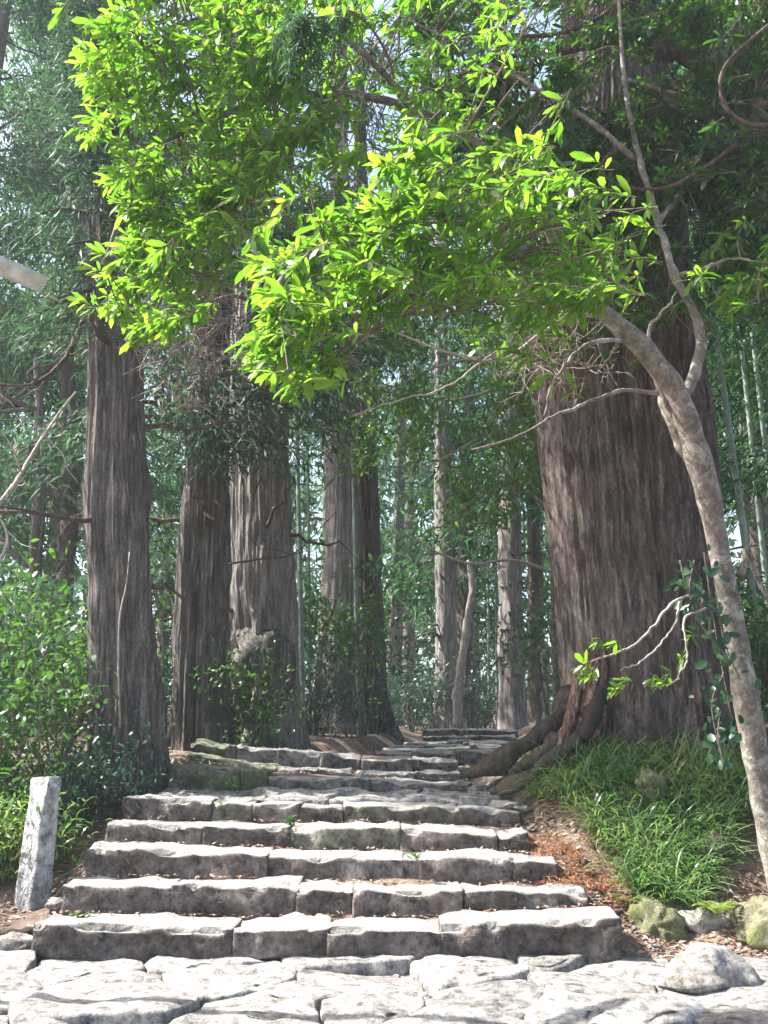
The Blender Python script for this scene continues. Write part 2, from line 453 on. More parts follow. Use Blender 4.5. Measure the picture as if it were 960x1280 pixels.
# ------------------------------------------------------------------ stones
def box_grid(nx, ny, nz):
    pts, idx, faces = [], {}, []
    def vid(p):
        k = tuple(int(round(c * 1000)) for c in p)
        if k not in idx: idx[k] = len(pts); pts.append(p)
        return idx[k]
    lin = lambda n: [(-1 + 2 * i / n) for i in range(n + 1)]
    A = [lin(nx), lin(ny), lin(nz)]
    for ax in range(3):
        u, v = [(1, 2), (2, 0), (0, 1)][ax]
        for sgn in (-1, 1):
            for i in range(len(A[u]) - 1):
                for j in range(len(A[v]) - 1):
                    q = []
                    for a, b in ((0, 0), (1, 0), (1, 1), (0, 1)):
                        p = [0, 0, 0]; p[ax] = sgn; p[u] = A[u][i + a]; p[v] = A[v][j + b]
                        q.append(vid(tuple(p)))
                    faces.append(q if sgn > 0 else q[::-1])
    return np.array(pts), np.array(faces)
_bg = {}
def block(hx, hy, hz, seed, r=.03, amp=.018, chip=0.):
    """Hewn stone block, centred; half sizes."""
    nx = max(5, min(34, int(hx * 2 / .035)))
    key = (nx, 6, 9)
    if key not in _bg: _bg[key] = box_grid(*key)
    U, f = _bg[key]
    h = np.array([hx, hy, hz]); r = min(r, h.min() * .6)
    # crowd the rows towards the edges so that the rounding has points
    U = np.sign(U) * np.abs(U) ** .6
    P = U * h
    core = np.clip(P, -(h - r), h - r)
    d = P - core; ln = np.linalg.norm(d, axis=1, keepdims=True)
    P = core + np.where(ln > 1e-6, d / np.maximum(ln, 1e-6) * np.minimum(ln, r), 0)
    nz1, nz2 = SineNoise(seed, 2, 1.3), SineNoise(seed + 999, 2, 4.5, 8)
    N = unit(U * np.array([.6, 1, 1]))
    P = P + N * np.array([.35, 1.2, .7]) * (nz1(P) * amp * 1.2 + nz2(P) * amp * .9)[:, None]
    if chip:        # broken arris: knock bits off the long edges
        e = np.clip((np.abs(U[:, 1]) - .8) / .2, 0, 1) * np.clip((np.abs(U[:, 2]) - .7) / .3, 0, 1)
        cz = SineNoise(seed + 77, 3, 3.0)(P)
        P = P - np.c_[np.zeros(len(P)), np.sign(U[:, 1]), np.sign(U[:, 2])] * (e * np.clip(cz - .15, 0, 1) * chip)[:, None]
    return P, f

stair = thing('stone_staircase', at(400, 1200, 6.7), 'weathered stone staircase climbing between the old cedars', 'staircase')

STEPS = [   # distance, tread depth, stones (x0, x1, top at left, top at right, foot), material index per stone
 (6.65, .46, [(40, 292, 1156, 1161, 1199), (292, 411, 1162, 1161, 1190), (411, 553, 1161, 1162, 1188), (553, 775, 1157, 1146, 1203)]),
 (7.08, .44, [(79, 213, 1105, 1107, 1152), (214, 372, 1107, 1110, 1151), (372, 441, 1113, 1112, 1148), (443, 577, 1112, 1114, 1147), (580, 735, 1114, 1115, 1143)]),
 (7.49, .46, [(107, 334, 1060, 1069, 1104), (334, 505, 1070, 1073, 1108), (505, 641, 1073, 1072, 1105), (642, 697, 1075, 1077, 1098)]),
 (7.92, .48, [(132, 253, 1028, 1033, 1062), (255, 361, 1033, 1034, 1062), (363, 500, 1036, 1034, 1073), (502, 622, 1037, 1044, 1069), (624, 661, 1046, 1040, 1057)]),
 (8.40, .42, [(154, 264, 996, 1002, 1032), (266, 315, 1004, 1006, 1032), (317, 374, 1007, 1006, 1035), (376, 427, 1008, 1011, 1037), (429, 573, 1007, 1008, 1040), (575, 652, 1010, 1016, 1041)]),
 (9.40, .45, [(209, 299, 956, 961, 987), (301, 335, 962, 966, 988), (336, 462, 970, 974, 989), (464, 590, 976, 980, 991)]),
 (9.95, .50, [(235, 345, 943, 961, 970), (348, 397, 961, 962, 973), (399, 438, 963, 964, 976), (445, 518, 965, 967, 977), (520, 586, 966, 966, 980)]),
 (10.6, .70, [(237, 295, 928, 933, 952), (296, 347, 933, 937, 956), (348, 400, 937, 941, 959), (401, 450, 942, 946, 962), (452, 515, 948, 949, 964), (516, 574, 949, 951, 965)]),
 (12.0, .55, [(468, 515, 940, 941, 950), (517, 570, 939, 941, 950), (572, 630, 938, 940, 950)]),
 (13.0, .60, [(480, 541, 936, 936, 943), (543, 588, 935, 934, 943), (590, 646, 931, 933, 943)]),
 (14.2, .60, [(492, 530, 932, 933, 938), (532, 580, 932, 931, 939), (582, 640, 927, 929, 939)]),
 (15.6, .60, [(505, 560, 928, 928, 934), (562, 648, 925, 927, 935)]),
 (17.6, .60, [(530, 580, 920, 921, 928), (582, 645, 920, 920, 928)]),
 (18.7, .80, [(529, 572, 912, 912, 920), (573, 612, 912, 912, 920), (614, 648, 912, 913, 920)]),
]
seed = 100
for si, (Y, dep, stones) in enumerate(STEPS):
    ex0, ex1 = at(stones[0][0], stones[0][2], Y), at(stones[-1][1], stones[-1][3], Y)
    zmean = np.mean([at(s[0], .5 * (s[2] + s[3]), Y)[2] for s in stones])
    # the fill behind the face stones
    nxt = STEPS[si + 1][0] if si + 1 < len(STEPS) else Y + 1.2
    fx0, fx1 = ex0[0] + .10, ex1[0] - .10
    cx, hx = .5 * (fx0 + fx1), .5 * (fx1 - fx0)
    yb = max(nxt + .05, Y + dep); cy, hy = .5 * (Y + .16 + yb), .5 * (yb - Y - .16)
    P, f = block(hx, hy, .16, seed, .02, .012); seed += 1
    tilt = (ex1[2] - ex0[2]) / max(ex1[0] - ex0[0], .1)
    P = P + np.array([cx, cy, zmean - .16 - .035]); P[:, 2] += (P[:, 0] - .5 * (ex0[0] + ex1[0])) * tilt
    st = part('step', P, f, M_GROUND, stair, True)
    for k, (x0, x1, t0, t1, ft) in enumerate(stones):
        a, b_ = at(x0, t0, Y), at(x1, t1, Y)
        foot = min(at(x0, ft, Y)[2], at(x1, ft, Y)[2]) - .07
        L = b_[0] - a[0]
        hz = .5 * (.5 * (a[2] + b_[2]) - foot)
        d = dep * random.uniform(.80, 1.0)
        P, f = block(.5 * L + .006, .5 * d, hz, seed, .014 if Y < 11 else .025, .014 if Y < 9 else .018, .040); seed += 1
        sl = (b_[2] - a[2]) / L
        P[:, 2] += P[:, 0] * sl
        # skew so that the foot creeps forward
        P[:, 1] += -.10 * (P[:, 2] - hz) * .5
        yaw = random.uniform(-.03, .03)
        P = P @ np.array([[math.cos(yaw), math.sin(yaw), 0], [-math.sin(yaw), math.cos(yaw), 0], [0, 0, 1]])
        P += np.array([.5 * (a[0] + b_[0]), Y + .5 * d + random.uniform(-.02, .025), foot + hz])
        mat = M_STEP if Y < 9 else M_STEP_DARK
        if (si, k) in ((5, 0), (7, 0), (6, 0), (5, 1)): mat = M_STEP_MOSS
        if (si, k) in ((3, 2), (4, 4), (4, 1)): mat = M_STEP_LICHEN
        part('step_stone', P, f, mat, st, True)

# flagstones: cells of a jittered Voronoi diagram, each a stone of its own
def voronoi(seeds, xmin, xmax, ymin, ymax):
    cells = []
    for i, s in enumerate(seeds):
        poly = [np.array(p, float) for p in ((xmin, ymin), (xmax, ymin), (xmax, ymax), (xmin, ymax))]
        for j, t in enumerate(seeds):
            if i == j or np.linalg.norm(s - t) > 3: continue
            m = .5 * (s + t); n = t - s
            out = []
            for a, b_ in zip(poly, poly[1:] + poly[:1]):
                da, db = (a - m) @ n, (b_ - m) @ n
                if da <= 0: out.append(a)
                if da * db < 0: out.append(a + (b_ - a) * (da / (da - db)))
            poly = out
            if len(poly) < 3: break
        if len(poly) >= 3: cells.append(np.array(poly))
    return cells

def flagstone(poly, zfun, thick, gap, seed, amp=.02, tilt=.03):
    r = np.random.default_rng(seed)
    c = poly.mean(0)
    per = np.linalg.norm(np.roll(poly, -1, 0) - poly, axis=1)
    n = 40
    s = np.linspace(0, per.sum(), n, endpoint=False); cum = np.concatenate([[0], np.cumsum(per)])
    ring = []
    for d in s:
        k = min(np.searchsorted(cum, d, 'right') - 1, len(poly) - 1)
        ring.append(poly[k] + (np.roll(poly, -1, 0)[k] - poly[k]) * ((d - cum[k]) / per[k]))
    ring = np.array(ring)
    ring = (ring + .14 * (np.roll(ring, 1, 0) + np.roll(ring, -1, 0))) / 1.28      # round the corners
    rad = np.linalg.norm(ring - c, axis=1, keepdims=True)
    nz = SineNoise(seed, 4, 1.5, 6); nb = SineNoise(seed + 5, 2, 4.0)
    tx, ty = r.normal(0, tilt), r.normal(0, tilt * .6)
    V = []
    specs = ((-gap * .4, -thick), (-gap, -.014), (-gap * 1.2 - .008, -.003), (-gap - .03, .001), (-gap - .07, .003), (None, .66), (None, .45), (None, .22))
    for a, h in specs:
        q = c + (ring - c) * ((rad + a) / rad if a is not None else h)
        edge = nb(np.c_[q, np.zeros(n)])[:, None] * .012
        q = q + (q - c) / rad * edge
        z = zfun(q[:, 0], q[:, 1]) + (q[:, 0] - c[0]) * tx + (q[:, 1] - c[1]) * ty
        if a is not None: z = z + h
        else: z = z + .004
        z = z + nz(np.c_[q, np.zeros(n)]) * amp * (1 if h > -.05 else .2)
        V.append(np.c_[q, z])
    zc = zfun(c[0:1], c[1:2])[0] + .008 + nz(np.array([[c[0], c[1], 0]]))[0] * amp
    V = np.vstack(V + [np.array([[c[0], c[1], zc]])])
    fs = [grid_faces(len(specs), n)]
    j = np.arange(n); b0 = (len(specs) - 1) * n
    fs.append(np.stack([b0 + j, b0 + (j + 1) % n, np.full(n, len(V) - 1)], -1))
    return V, fs

def lay_stones(name, parent, xmin, xmax, ymin, ymax, sx, sy, zfun, mat, s0, keep=None, gap=.006, amp=.02, tilt=.03, thick=.10):
    r = np.random.default_rng(s0)
    pts = []
    for j, y in enumerate(np.arange(ymin + sy / 2, ymax, sy)):
        for x in np.arange(xmin + sx / 2 + (sx / 2 if j % 2 else 0), xmax + sx / 3, sx):
            pts.append((x + r.uniform(-.42, .42) * sx, y + r.uniform(-.40, .40) * sy))
    pts = np.array(pts)
    for i, cell in enumerate(voronoi(pts, xmin, xmax, ymin, ymax)):
        c = cell.mean(0)
        if keep is not None and not keep(c): continue
        up = r.normal(0, .014)
        V, fs = flagstone(cell, lambda x, y: zfun(x, y) + up, thick, gap * r.choice([.3, .5, .8, 2.5]), s0 + i * 7, amp, tilt)
        part(name, V, fs, mat, parent, True)

path = thing('stone_path', (0, 5.5, 0), 'sunlit path of footworn irregular flagstones in front of the stairs', None, kind='structure')
lay_stones('paving_stone', path, -3.6, 2.7, 3.9, 6.72, .80, .37, lambda x, y: .015 + 0 * x + .02 * np.clip(y - 5, 0, 2), M_PAVE, 501,
           keep=lambda c: -3.4 + .9 * max(0, c[1] - 5.4) < c[0] < 2.5 - .25 * max(0, c[1] - 5.2), amp=.013, tilt=.024)
land = at(380, 990, 8.8)
lay_stones('paving_stone', stair, -2.0, 1.0, 8.78, 9.45, .52, .30, lambda x, y: .850 + (y - 8.7) * .05 + 0 * x, M_PAVE, 733, amp=.016, tilt=.02, thick=.08)

# rocks
def rock(name, centre, size, seed, mat, label, cat='rock', amp=.16, yaw=0., sub=4, group=None):
    bm = bmesh.new(); bmesh.ops.create_icosphere(bm, subdivisions=sub, radius=1)
    P = np.array([v.co[:] for v in bm.verts]); f = np.array([[v.index for v in fc.verts] for fc in bm.faces]); bm.free()
    r = np.random.default_rng(seed)
    # knock planes off the ball so that it reads as a broken stone
    for _ in range(14):
        n = unit(r.normal(size=3)); h = r.uniform(.62, .9)
        d = P @ n - h
        P = P - np.where(d > 0, d, 0)[:, None] * n * .85
    P = P + unit(P) * (SineNoise(seed, 3, .55)(P) * amp + SineNoise(seed + 3, 2, 2.2)(P) * amp * .3)[:, None]
    P = P * np.array(size)
    c, s = math.cos(yaw), math.sin(yaw)
    P = P @ np.array([[c, s, 0], [-s, c, 0], [0, 0, 1]])
    o = link(name, build_mesh(name, P, f, mat, True), loc=centre, label=label, category=cat)
    if group: o['group'] = group
    return o

rock('boulder', (1.82, 6.02, .085), (.31, .22, .16), 21, M_ROCK, 'pale rounded boulder with a dark shaded side lying on the paving', amp=.07, yaw=.3)
rock('boulder', (1.95, 5.45, .0), (.42, .26, .07), 29, M_ROCK, 'low flat slab of rock in front of the pale rounded boulder', 'rock slab', .12)
rock('rock', (1.84, 7.25, .12), (.19, .16, .17), 22, M_ROCK_MOSS, 'mossy squat rock at the right foot of the stairs, below the grass')
rock('rock', (2.22, 7.32, .10), (.28, .17, .14), 23, M_ROCK, 'long low rock between the mossy squat rock and the big greenish rock')
rock('rock', (2.62, 7.05, .16), (.27, .24, .20), 24, M_ROCK_MOSS, 'big greenish rock at the foot of the leaning smooth tree')
rock('rock', (2.50, 7.95, .50), (.20, .18, .17), 25, M_ROCK_DARK, 'dark brown rock poking out of the grass bank')
rock('rock', (2.17, 8.35, .97), (.14, .12, .12), 26, M_ROCK_MOSS, 'small yellow lichened rock high in the grass under the giant cedar')
rock('stone', at(640, 1001, 8.65) + np.array([0, 0, -.05]), (.20, .16, .06), 27, M_PAVE, 'loose flat stone on the right end of the stair landing', 'stone')
rock('stone', at(70, 1130, 7.2), (.10, .07, .05), 31, M_ROCK, 'small stone in the dead leaves beside the stone post', 'stone')
rock('stone', at(10, 1185, 6.8), (.17, .12, .08), 33, M_ROCK, 'grey stone at the left end of the bottom step', 'stone')

# stone post
def stone_post():
    base = at(38, 1122, 7.45); top = at(55, 972, 7.45)
    h = top[2] - base[2] + .15
    P, f = block(.125, .07, h / 2, 61, .018, .007, .03)
    P[:, 2] += h / 2
    t = P[:, 2] / h
    P[:, :2] *= (1.0 - .05 * t)[:, None]
    P[:, 2] += np.where(t > .9, (P[:, 0] * .12 - P[:, 1] * .1), 0)
    a = math.radians(-42)
    P = P @ np.array([[math.cos(a), math.sin(a), 0], [-math.sin(a), math.cos(a), 0], [0, 0, 1]])
    P[:, 0] += t * (top[0] - base[0]); P[:, 1] += t * .06
    link('stone_post', build_mesh('stone_post', P, f, M_POST, False), loc=base - np.array([0, 0, .15]),
         label='leaning rough-hewn pale granite post left of the stairs', category='post')
stone_post()

# pale beam reaching in from the left edge
def beam():
    e = at(56, 354, 6.2); s = at(-60, 308, 5.9)
    t = thing('beam', (s[0] - .35, s[1], gz(s[0] - .35, s[1])), 'pale grey flat beam end jutting in at the left edge', 'beam')
    P, f = box_grid(2, 2, 2); P = P * [.5, .07, .042]; P[:, 2] -= (P[:, 0] > .4) * (P[:, 2] > 0) * .02
    d = Vector(e - s); L = d.length
    P[:, 0] = (P[:, 0] + .5) * (L + .4) - .4
    M = Matrix((d.normalized(), Vector((0, 0, 1)).cross(d).normalized(), d.cross(Vector((0, 0, 1)).cross(d)).normalized())).transposed()
    part('board', np.array([M @ Vector(p) for p in P]) + s, f, M_BEAM, t, False)
    base = np.array(t.location)
    V, fs = tube(np.array([base - [0, 0, .2], [base[0], base[1], s[2] + .15]]), [.06, .05], 12)
    part('pole', V, fs, M_BEAM, t, True)
beam()

# ------------------------------------------------------------------ trunks
def trunk_geo(P, R, nseg, rows, ridges=.05, lobes=.05, flare=.45, flare_h=.55, seed=0, flare_lobes=5):
    P = smooth_path(P, rows); R = np.interp(np.linspace(0, 1, rows), np.linspace(0, 1, len(R)), R)
    r = np.random.default_rng(seed)
    th = np.linspace(0, 2 * math.pi, nseg, endpoint=False)[None, :]
    h = (P[:, 2] - P[0, 2])[:, None]
    rr = np.ones((rows, nseg))
    for k in (2, 3, 4, 5): rr += lobes / k ** .5 * r.uniform(.4, 1) * np.sin(k * th + r.uniform(0, 6.28) + .25 * np.sin(h * r.uniform(.3, .9) + r.uniform(0, 6)))
    for k in r.integers(9, max(10, nseg // 3), 14): rr += ridges / 14 ** .5 * r.uniform(.4, 1.2) * np.sin(k * th + r.uniform(0, 6.28) + 1.0 * np.sin(h * r.uniform(.4, 1.6) + r.uniform(0, 6))) * (.6 + .5 * np.sin(h * r.uniform(1., 4.) + k * .15 * th + r.uniform(0, 6)))
    fl = flare * np.exp(-h / flare_h) * (.75 + .45 * np.sin(flare_lobes * th + r.uniform(0, 6)) + .2 * np.sin((flare_lobes + 3) * th + r.uniform(0, 6)))
    X = np.stack([np.cos(th) * R[:, None] + 0 * h, np.sin(th) * R[:, None] + 0 * h, 0 * th + h], -1).reshape(-1, 3)
    fa = SineNoise(seed + 50, 3, 2.9, 8); fb = SineNoise(seed + 60, 2, 8.0, 8); fc = SineNoise(seed + 70, 3, .5, 5)
    A_ = np.array([1, 1, .055]); wob = fc(X)[:, None] * np.array([.03, .03, 0])
    rid = (.3 - np.abs(fa((X + wob) * A_))) * .040 + (.3 - np.abs(fb((X + wob) * A_))) * .020 + fc(X) * .018
    rr = (rr + fl) * R[:, None] + rid.reshape(rr.shape) * np.clip(R[:, None] / .4, .3, 1.3) * (ridges / .06)
    V = np.stack([P[:, 0:1] + rr * np.cos(th), P[:, 1:2] + rr * np.sin(th), P[:, 2:3] + 0 * rr], -1).reshape(-1, 3)
    return V, grid_faces(rows, nseg), P, R

def needle_clump(c, n, spread, L, W, down=.6, outdir=None, r=rng, flat=.6):
    P = c + r.normal(size=(n, 3)) * np.array([1, 1, flat]) * spread
    D = r.normal(size=(n, 3)) * .7
    if outdir is not None: D = D + np.asarray(outdir) * .7
    D[:, 2] -= down
    N = r.normal(size=(n, 3)); N[:, 2] += .8
    return P, D, N, L * r.uniform(.6, 1.3, n), W * r.uniform(.7, 1.3, n)

class Foliage:
    def __init__(self): self.a = []
    def add(self, t): self.a.append(t)
    def out(self, tmpl):
        P, D, N, L, W = (np.concatenate(x) for x in zip(*self.a))
        return leaves(P, D, N, L, W, tmpl)

def cedar_crown(P, R, z0, z1, n_limb, reach, L, W, n_clump, per, r, limb_mat_bag, droop=.35, spread=.22, az=None, low=1.0):
    """Limbs from the trunk line with hanging sprays along them."""
    fo = Foliage()
    for i in range(n_limb):
        z = z0 + (z1 - z0) * ((i + r.uniform(0, 1)) / n_limb) ** low
        k = np.searchsorted(P[:, 2], z); k = min(k, len(P) - 1)
        a = r.uniform(0, 6.283) if az is None else r.uniform(*az)
        d = np.array([math.cos(a), math.sin(a), 0])
        t = (z - z0) / (z1 - z0)
        ln = reach * (1.05 - .75 * t) * r.uniform(.6, 1.15)
        s = np.linspace(0, 1, 7)
        sag = droop * ln * r.uniform(.5, 1.2)
        Q = P[k] + d * (s * ln)[:, None]; Q[:, 2] = z + .25 * ln * s * (1 - s) - sag * s ** 2
        Q[1:, :2] += r.normal(size=(6, 2)) * ln * .04
        V, f = tube(Q, np.linspace(max(.02, R[k] * .16), .008, 7), 5)
        limb_mat_bag.add(V, f)
        for q in range(n_clump):
            u = r.uniform(.3, 1.0) ** .8
            c = Q[0] + 0; j = u * 6; j0 = min(int(j), 5); c = Q[j0] + (Q[j0 + 1] - Q[j0]) * (j - j0)
            side = np.cross(d, [0, 0, 1]) * r.normal() * ln * .16
            c = c + side; c[2] -= abs(r.normal()) * .18
            fo.add(needle_clump(c, per, spread, L, W, .75, d, r))
    return fo

def cedar(label, px_path, widths, bark, z_top, crown, seed, group='old cedars lining the stairs', base_down=.15, nseg=72, rows=70,
          ridges=.05, lobes=.05, flare=.4, flare_h=.5, name='cedar_tree', cmat=None, snags=0):
    """px_path: (px, py, Y) from the foot up; widths in pixels at those points."""
    pts = at_many(px_path)
    dep = pix(pts)[2]
    R = [w / F * d / 2 for w, d in zip(widths, dep)]
    pts[0, 2] = gz(pts[0, 0], pts[0, 1])
    root = thing(name, pts[0], label, 'tree', group)
    top = pts[-1] + (pts[-1] - pts[-2]) / max(pts[-1][2] - pts[-2][2], .1) * (z_top - pts[-1][2])
    foot = pts[0] - [0, 0, base_down]
    V, f, P, RR = trunk_geo(np.vstack([foot, pts[1:], top]), [R[0], *R[1:], R[-1] * .35], nseg, rows, ridges, lobes, flare, flare_h, seed)
    part('trunk', V, f, bark, root, True)
    bag = Bag(); r = np.random.default_rng(seed + 1)
    if snags:
        for i in range(snags):
            z = r.uniform(P[0, 2] + 1.2, 5.5); k = min(np.searchsorted(P[:, 2], z), len(P) - 1)
            a = r.uniform(-3.4, .3); d = np.array([math.cos(a), math.sin(a), r.uniform(-.25, .25)])
            ln = r.uniform(.5, 1.5); s = np.linspace(0, 1, 6)
            Q = P[k] + d * (RR[k] * .7 + s[:, None] * ln); Q[1:] += r.normal(size=(5, 3)) * .05; Q[:, 2] -= s ** 2 * r.uniform(-.1, .35)
            V, f = tube(Q, np.linspace(.03, .007, 6), 6); bag.add(V, f)
    fo = cedar_crown(P, RR, limb_mat_bag=bag, r=r, **crown)
    V, f = bag.out(); part('branches', V, f, M_LIMB, root, True, kind='stuff')
    V, f = fo.out(T_DIAMOND); part('crown', V, f, cmat or M_CEDAR, root, False, kind='stuff')
    return root, P, RR

near_crown = lambda z0, z1, n, reach, az=None, per=40, low=1.0: dict(z0=z0, z1=z1, n_limb=n, reach=reach, L=.20, W=.028, n_clump=9, per=per, az=az, low=low)
t1 = cedar('tall cedar standing nearest the stairs on their left, pale streaks up its left side',
      [(160, 985, 9.6), (155, 860, 9.65), (148, 640, 9.7), (143, 400, 9.75)], [90, 86, 78, 66], M_BARK, 15, near_crown(10.4, 14.5, 20, 1.9, (1.4, 5.2)), 11, nseg=170, rows=170, ridges=.065, flare=.28, snags=4)
t2 = cedar('dark narrow cedar with a knotty collar, second up the left side of the stairs',
      [(250, 925, 11.6), (252, 800, 11.6), (257, 640, 11.6), (262, 480, 11.6)], [68, 66, 59, 51], M_BARK, 15, near_crown(4.8, 14, 26, 1.9, (-2.7, -.1), 40, 1.9), 12, nseg=150, rows=150, ridges=.065, flare=.3, snags=7)
t3 = cedar('thick pale cedar with a burl and hollow at its foot, third up the left side',
      [(332, 935, 12.6), (330, 800, 12.6), (326, 640, 12.6), (322, 480, 12.6)], [90, 84, 78, 74], M_BARK_GREY, 17, near_crown(6.0, 15, 16, 2.0, None, 44, 1.9), 13, nseg=200, rows=150, ridges=.045, lobes=.03, flare=.25, snags=5)
t4 = cedar('mid-brown cedar beside the flared dark one, partly behind leafy saplings',
      [(428, 918, 16.6), (428, 760, 16.6), (427, 560, 16.6)], [52, 46, 38], M_BARK_GREY, 17, near_crown(7.5, 15, 10, 2.2, None, 44, 1.6), 14, flare=.35)
t5 = cedar('dark cedar whose foot flares out broadly to the right',
      [(464, 915, 17.2), (463, 800, 17.2), (458, 560, 17.2)], [44, 36, 28], M_BARK, 18, near_crown(7.5, 16, 10, 2.2, None, 44, 1.6), 15, flare=.95, flare_h=.6)
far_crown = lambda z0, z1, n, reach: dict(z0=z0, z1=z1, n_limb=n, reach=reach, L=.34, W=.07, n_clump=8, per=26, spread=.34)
FAR = [
 ('pale straight cedar just above the left half of the top step', [(560, 908, 24), (558, 800, 24), (556, 690, 24)], [36, 30, 26], M_BARK_GREY, 21),
 ('dark cedar trunk close behind the pale straight one', [(584, 908, 26), (580, 800, 26), (582, 690, 26)], [24, 22, 20], M_BARK, 22),
 ('thick pale cedar above the right end of the top step', [(640, 908, 22.5), (639, 800, 22.5), (637, 640, 22.5)], [36, 33, 28], M_BARK_GREY, 23),
 ('slim reddish cedar between the thick pale one and the giant trunk', [(670, 908, 25), (669, 800, 25), (667, 640, 25)], [21, 19, 16], M_BARK_FAR, 24),
 ('hazy slim cedar left of the bright gap in the woods', [(493, 905, 33), (494, 800, 33), (497, 700, 33)], [20, 18, 16], M_BARK_GREY, 25),
]
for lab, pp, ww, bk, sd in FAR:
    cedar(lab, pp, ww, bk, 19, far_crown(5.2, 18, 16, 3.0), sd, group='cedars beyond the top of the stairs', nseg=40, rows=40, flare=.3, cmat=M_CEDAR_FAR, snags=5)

# the giant cedar on the right
def giant():
    pp = [(812, 935, 9.7), (808, 850, 9.7), (797, 720, 9.72), (784, 560, 9.75), (767, 420, 9.8), (768, 200, 9.9)]
    ww = [212, 200, 200, 210, 206, 160]
    pts = at_many(pp); dep = pix(pts)[2]
    R = [w / F * d / 2 for w, d in zip(ww, dep)]
    base = pts[0].copy(); base[2] = gz(base[0], base[1]) - .1
    root = thing('cedar_tree', base, 'giant old cedar with a split reddish foot and roots beside the stairs', 'tree', 'old cedars lining the stairs')
    foot = base - [0, 0, .3]
    top = pts[-1] + np.array([.3, .2, 8.])
    V, f, P, RR = trunk_geo(np.vstack([foot, pts[1:], top]), [R[0] * 1.02, *R[1:], R[-1] * .3], 300, 260, .030, .035, .26, .55, 44, 6)
    part('trunk', V, f, M_BARK_OLD, root, True)
    bag = Bag(); r = np.random.default_rng(45)
    fo = cedar_crown(P, RR, z0=6.0, z1=15, n_limb=26, reach=3.2, L=.20, W=.028, n_clump=10, per=34, r=r, limb_mat_bag=bag)
    V, f = bag.out(); part('branches', V, f, M_LIMB, root, True, kind='stuff')
    V, f = fo.out(T_DIAMOND); part('crown', V, f, M_CEDAR, root, False, kind='stuff')
    # roots running down to the stairs
    roots = [([(718, 880, 9.25), (690, 905, 9.05), (655, 930, 8.95), (620, 955, 8.95), (592, 966, 9.05), (575, 962, 9.2)], [.12, .11, .095, .085, .07, .02]),
             ([(735, 905, 8.95), (705, 938, 8.75), (672, 963, 8.7), (645, 986, 8.7), (622, 993, 8.75)], [.08, .06, .045, .035, .012]),
             ([(700, 925, 8.9), (668, 950, 8.8), (640, 965, 8.85), (608, 985, 8.95)], [.08, .05, .04, .015])]
    for q, (rp, rr) in enumerate(roots):
        Q = smooth_path(at_many(rp), 26)
        V, f = tube(Q, np.interp(np.linspace(0, 1, 26), np.linspace(0, 1, len(rr)), rr), 14, .35, 300 + q)
        part('root', V, f, M_ROOT, root, True)
    # the split in the foot: solid dark tube painted like a shaded hollow, splintered reddish wood round it
    Q = smooth_path(at_many([(752, 860, 8.93), (742, 895, 8.86), (728, 925, 8.78)]), 10)
    V, f = tube(Q, np.interp(np.linspace(0, 1, 10), [0, .4, 1], [.035, .075, .05]), 12, .3, 5)
    part('hollow', V, f, M_CAVITY, root, True)
    for i in range(15):
        x = 698 + i * 3.2 + random.uniform(-3, 3); tz = random.uniform(800, 885); b0 = 948 - i * 1.5 + random.uniform(-8, 6)
        yy = 8.76 + .008 * i
        Q = smooth_path(at_many([(x + 16 + (948 - tz) * .02, tz, yy + .24), (x + 10 + random.uniform(-3, 3), .5 * (tz + b0), yy + .10), (x - 8, b0, yy - .04)]), 12)
        w = random.uniform(.014, .036)
        V, f = tube(Q, np.interp(np.linspace(0, 1, 12), [0, .3, .8, 1], [.008, w, w * 1.1, w * .6]), 7, .4, 60 + i)
        part('splinter', V, f, M_SPLIT, root, True)
    # bare limbs hanging over the stairs from above
    limbs = [([(1010, -30, 7.6), (960, 20, 7.6), (925, 60, 7.6), (880, 85, 7.6), (845, 60, 7.6), (850, 20, 7.6), (862, -40, 7.6)], [.10, .09, .06, .075, .07, .08, .08]),
             ([(845, 68, 7.6), (820, 60, 7.6), (805, 30, 7.6), (790, -10, 7.6)], [.07, .055, .045, .03]),
             ([(805, 40, 7.5), (720, 62, 7.3), (630, 72, 7.1), (560, 100, 7.0), (500, 128, 6.9)], [.028, .024, .02, .016, .008]),
             ([(790, 0, 7.4), (720, 35, 7.2), (660, 45, 7.1), (610, 30, 7.0), (590, 0, 7.0)], [.022, .02, .017, .014, .01]),
             ([(980, 175, 7.3), (935, 190, 7.2), (900, 175, 7.2), (860, 145, 7.2), (800, 110, 7.2)], [.03, .022, .018, .013, .007]),
             ([(920, 180, 7.0), (880, 210, 6.9), (830, 235, 6.9), (775, 232, 6.9), (752, 210, 6.9), (765, 185, 6.9)], [.016, .014, .013, .012, .009, .005]),
             ([(990, 150, 6.8), (940, 157, 6.8), (905, 130, 6.8), (905, 85, 6.8), (950, 40, 6.8), (990, 10, 6.8)], [.024, .02, .017, .014, .012, .01])]
    for q, (lp, rr) in enumerate(limbs):
        Q = smooth_path(at_many(lp), 36)
        V, f = tube(Q, np.interp(np.linspace(0, 1, 36), np.linspace(0, 1, len(rr)), rr), 10, .18, 700 + q)
        part('limb', V, f, M_LIMB, root, True)
    # pale hanging spray of needles near the top of the picture
    fo = Foliage(); bag = Bag()
    A = at_many([(500, 128, 6.9), (480, 60, 6.0), (440, 15, 5.3), (395, 22, 5.0), (360, 20, 5.0)])
    Q = smooth_path(A, 24); V, f = tube(Q, np.linspace(.012, .005, 24), 6); bag.add(V, f); Q = Q[12:]
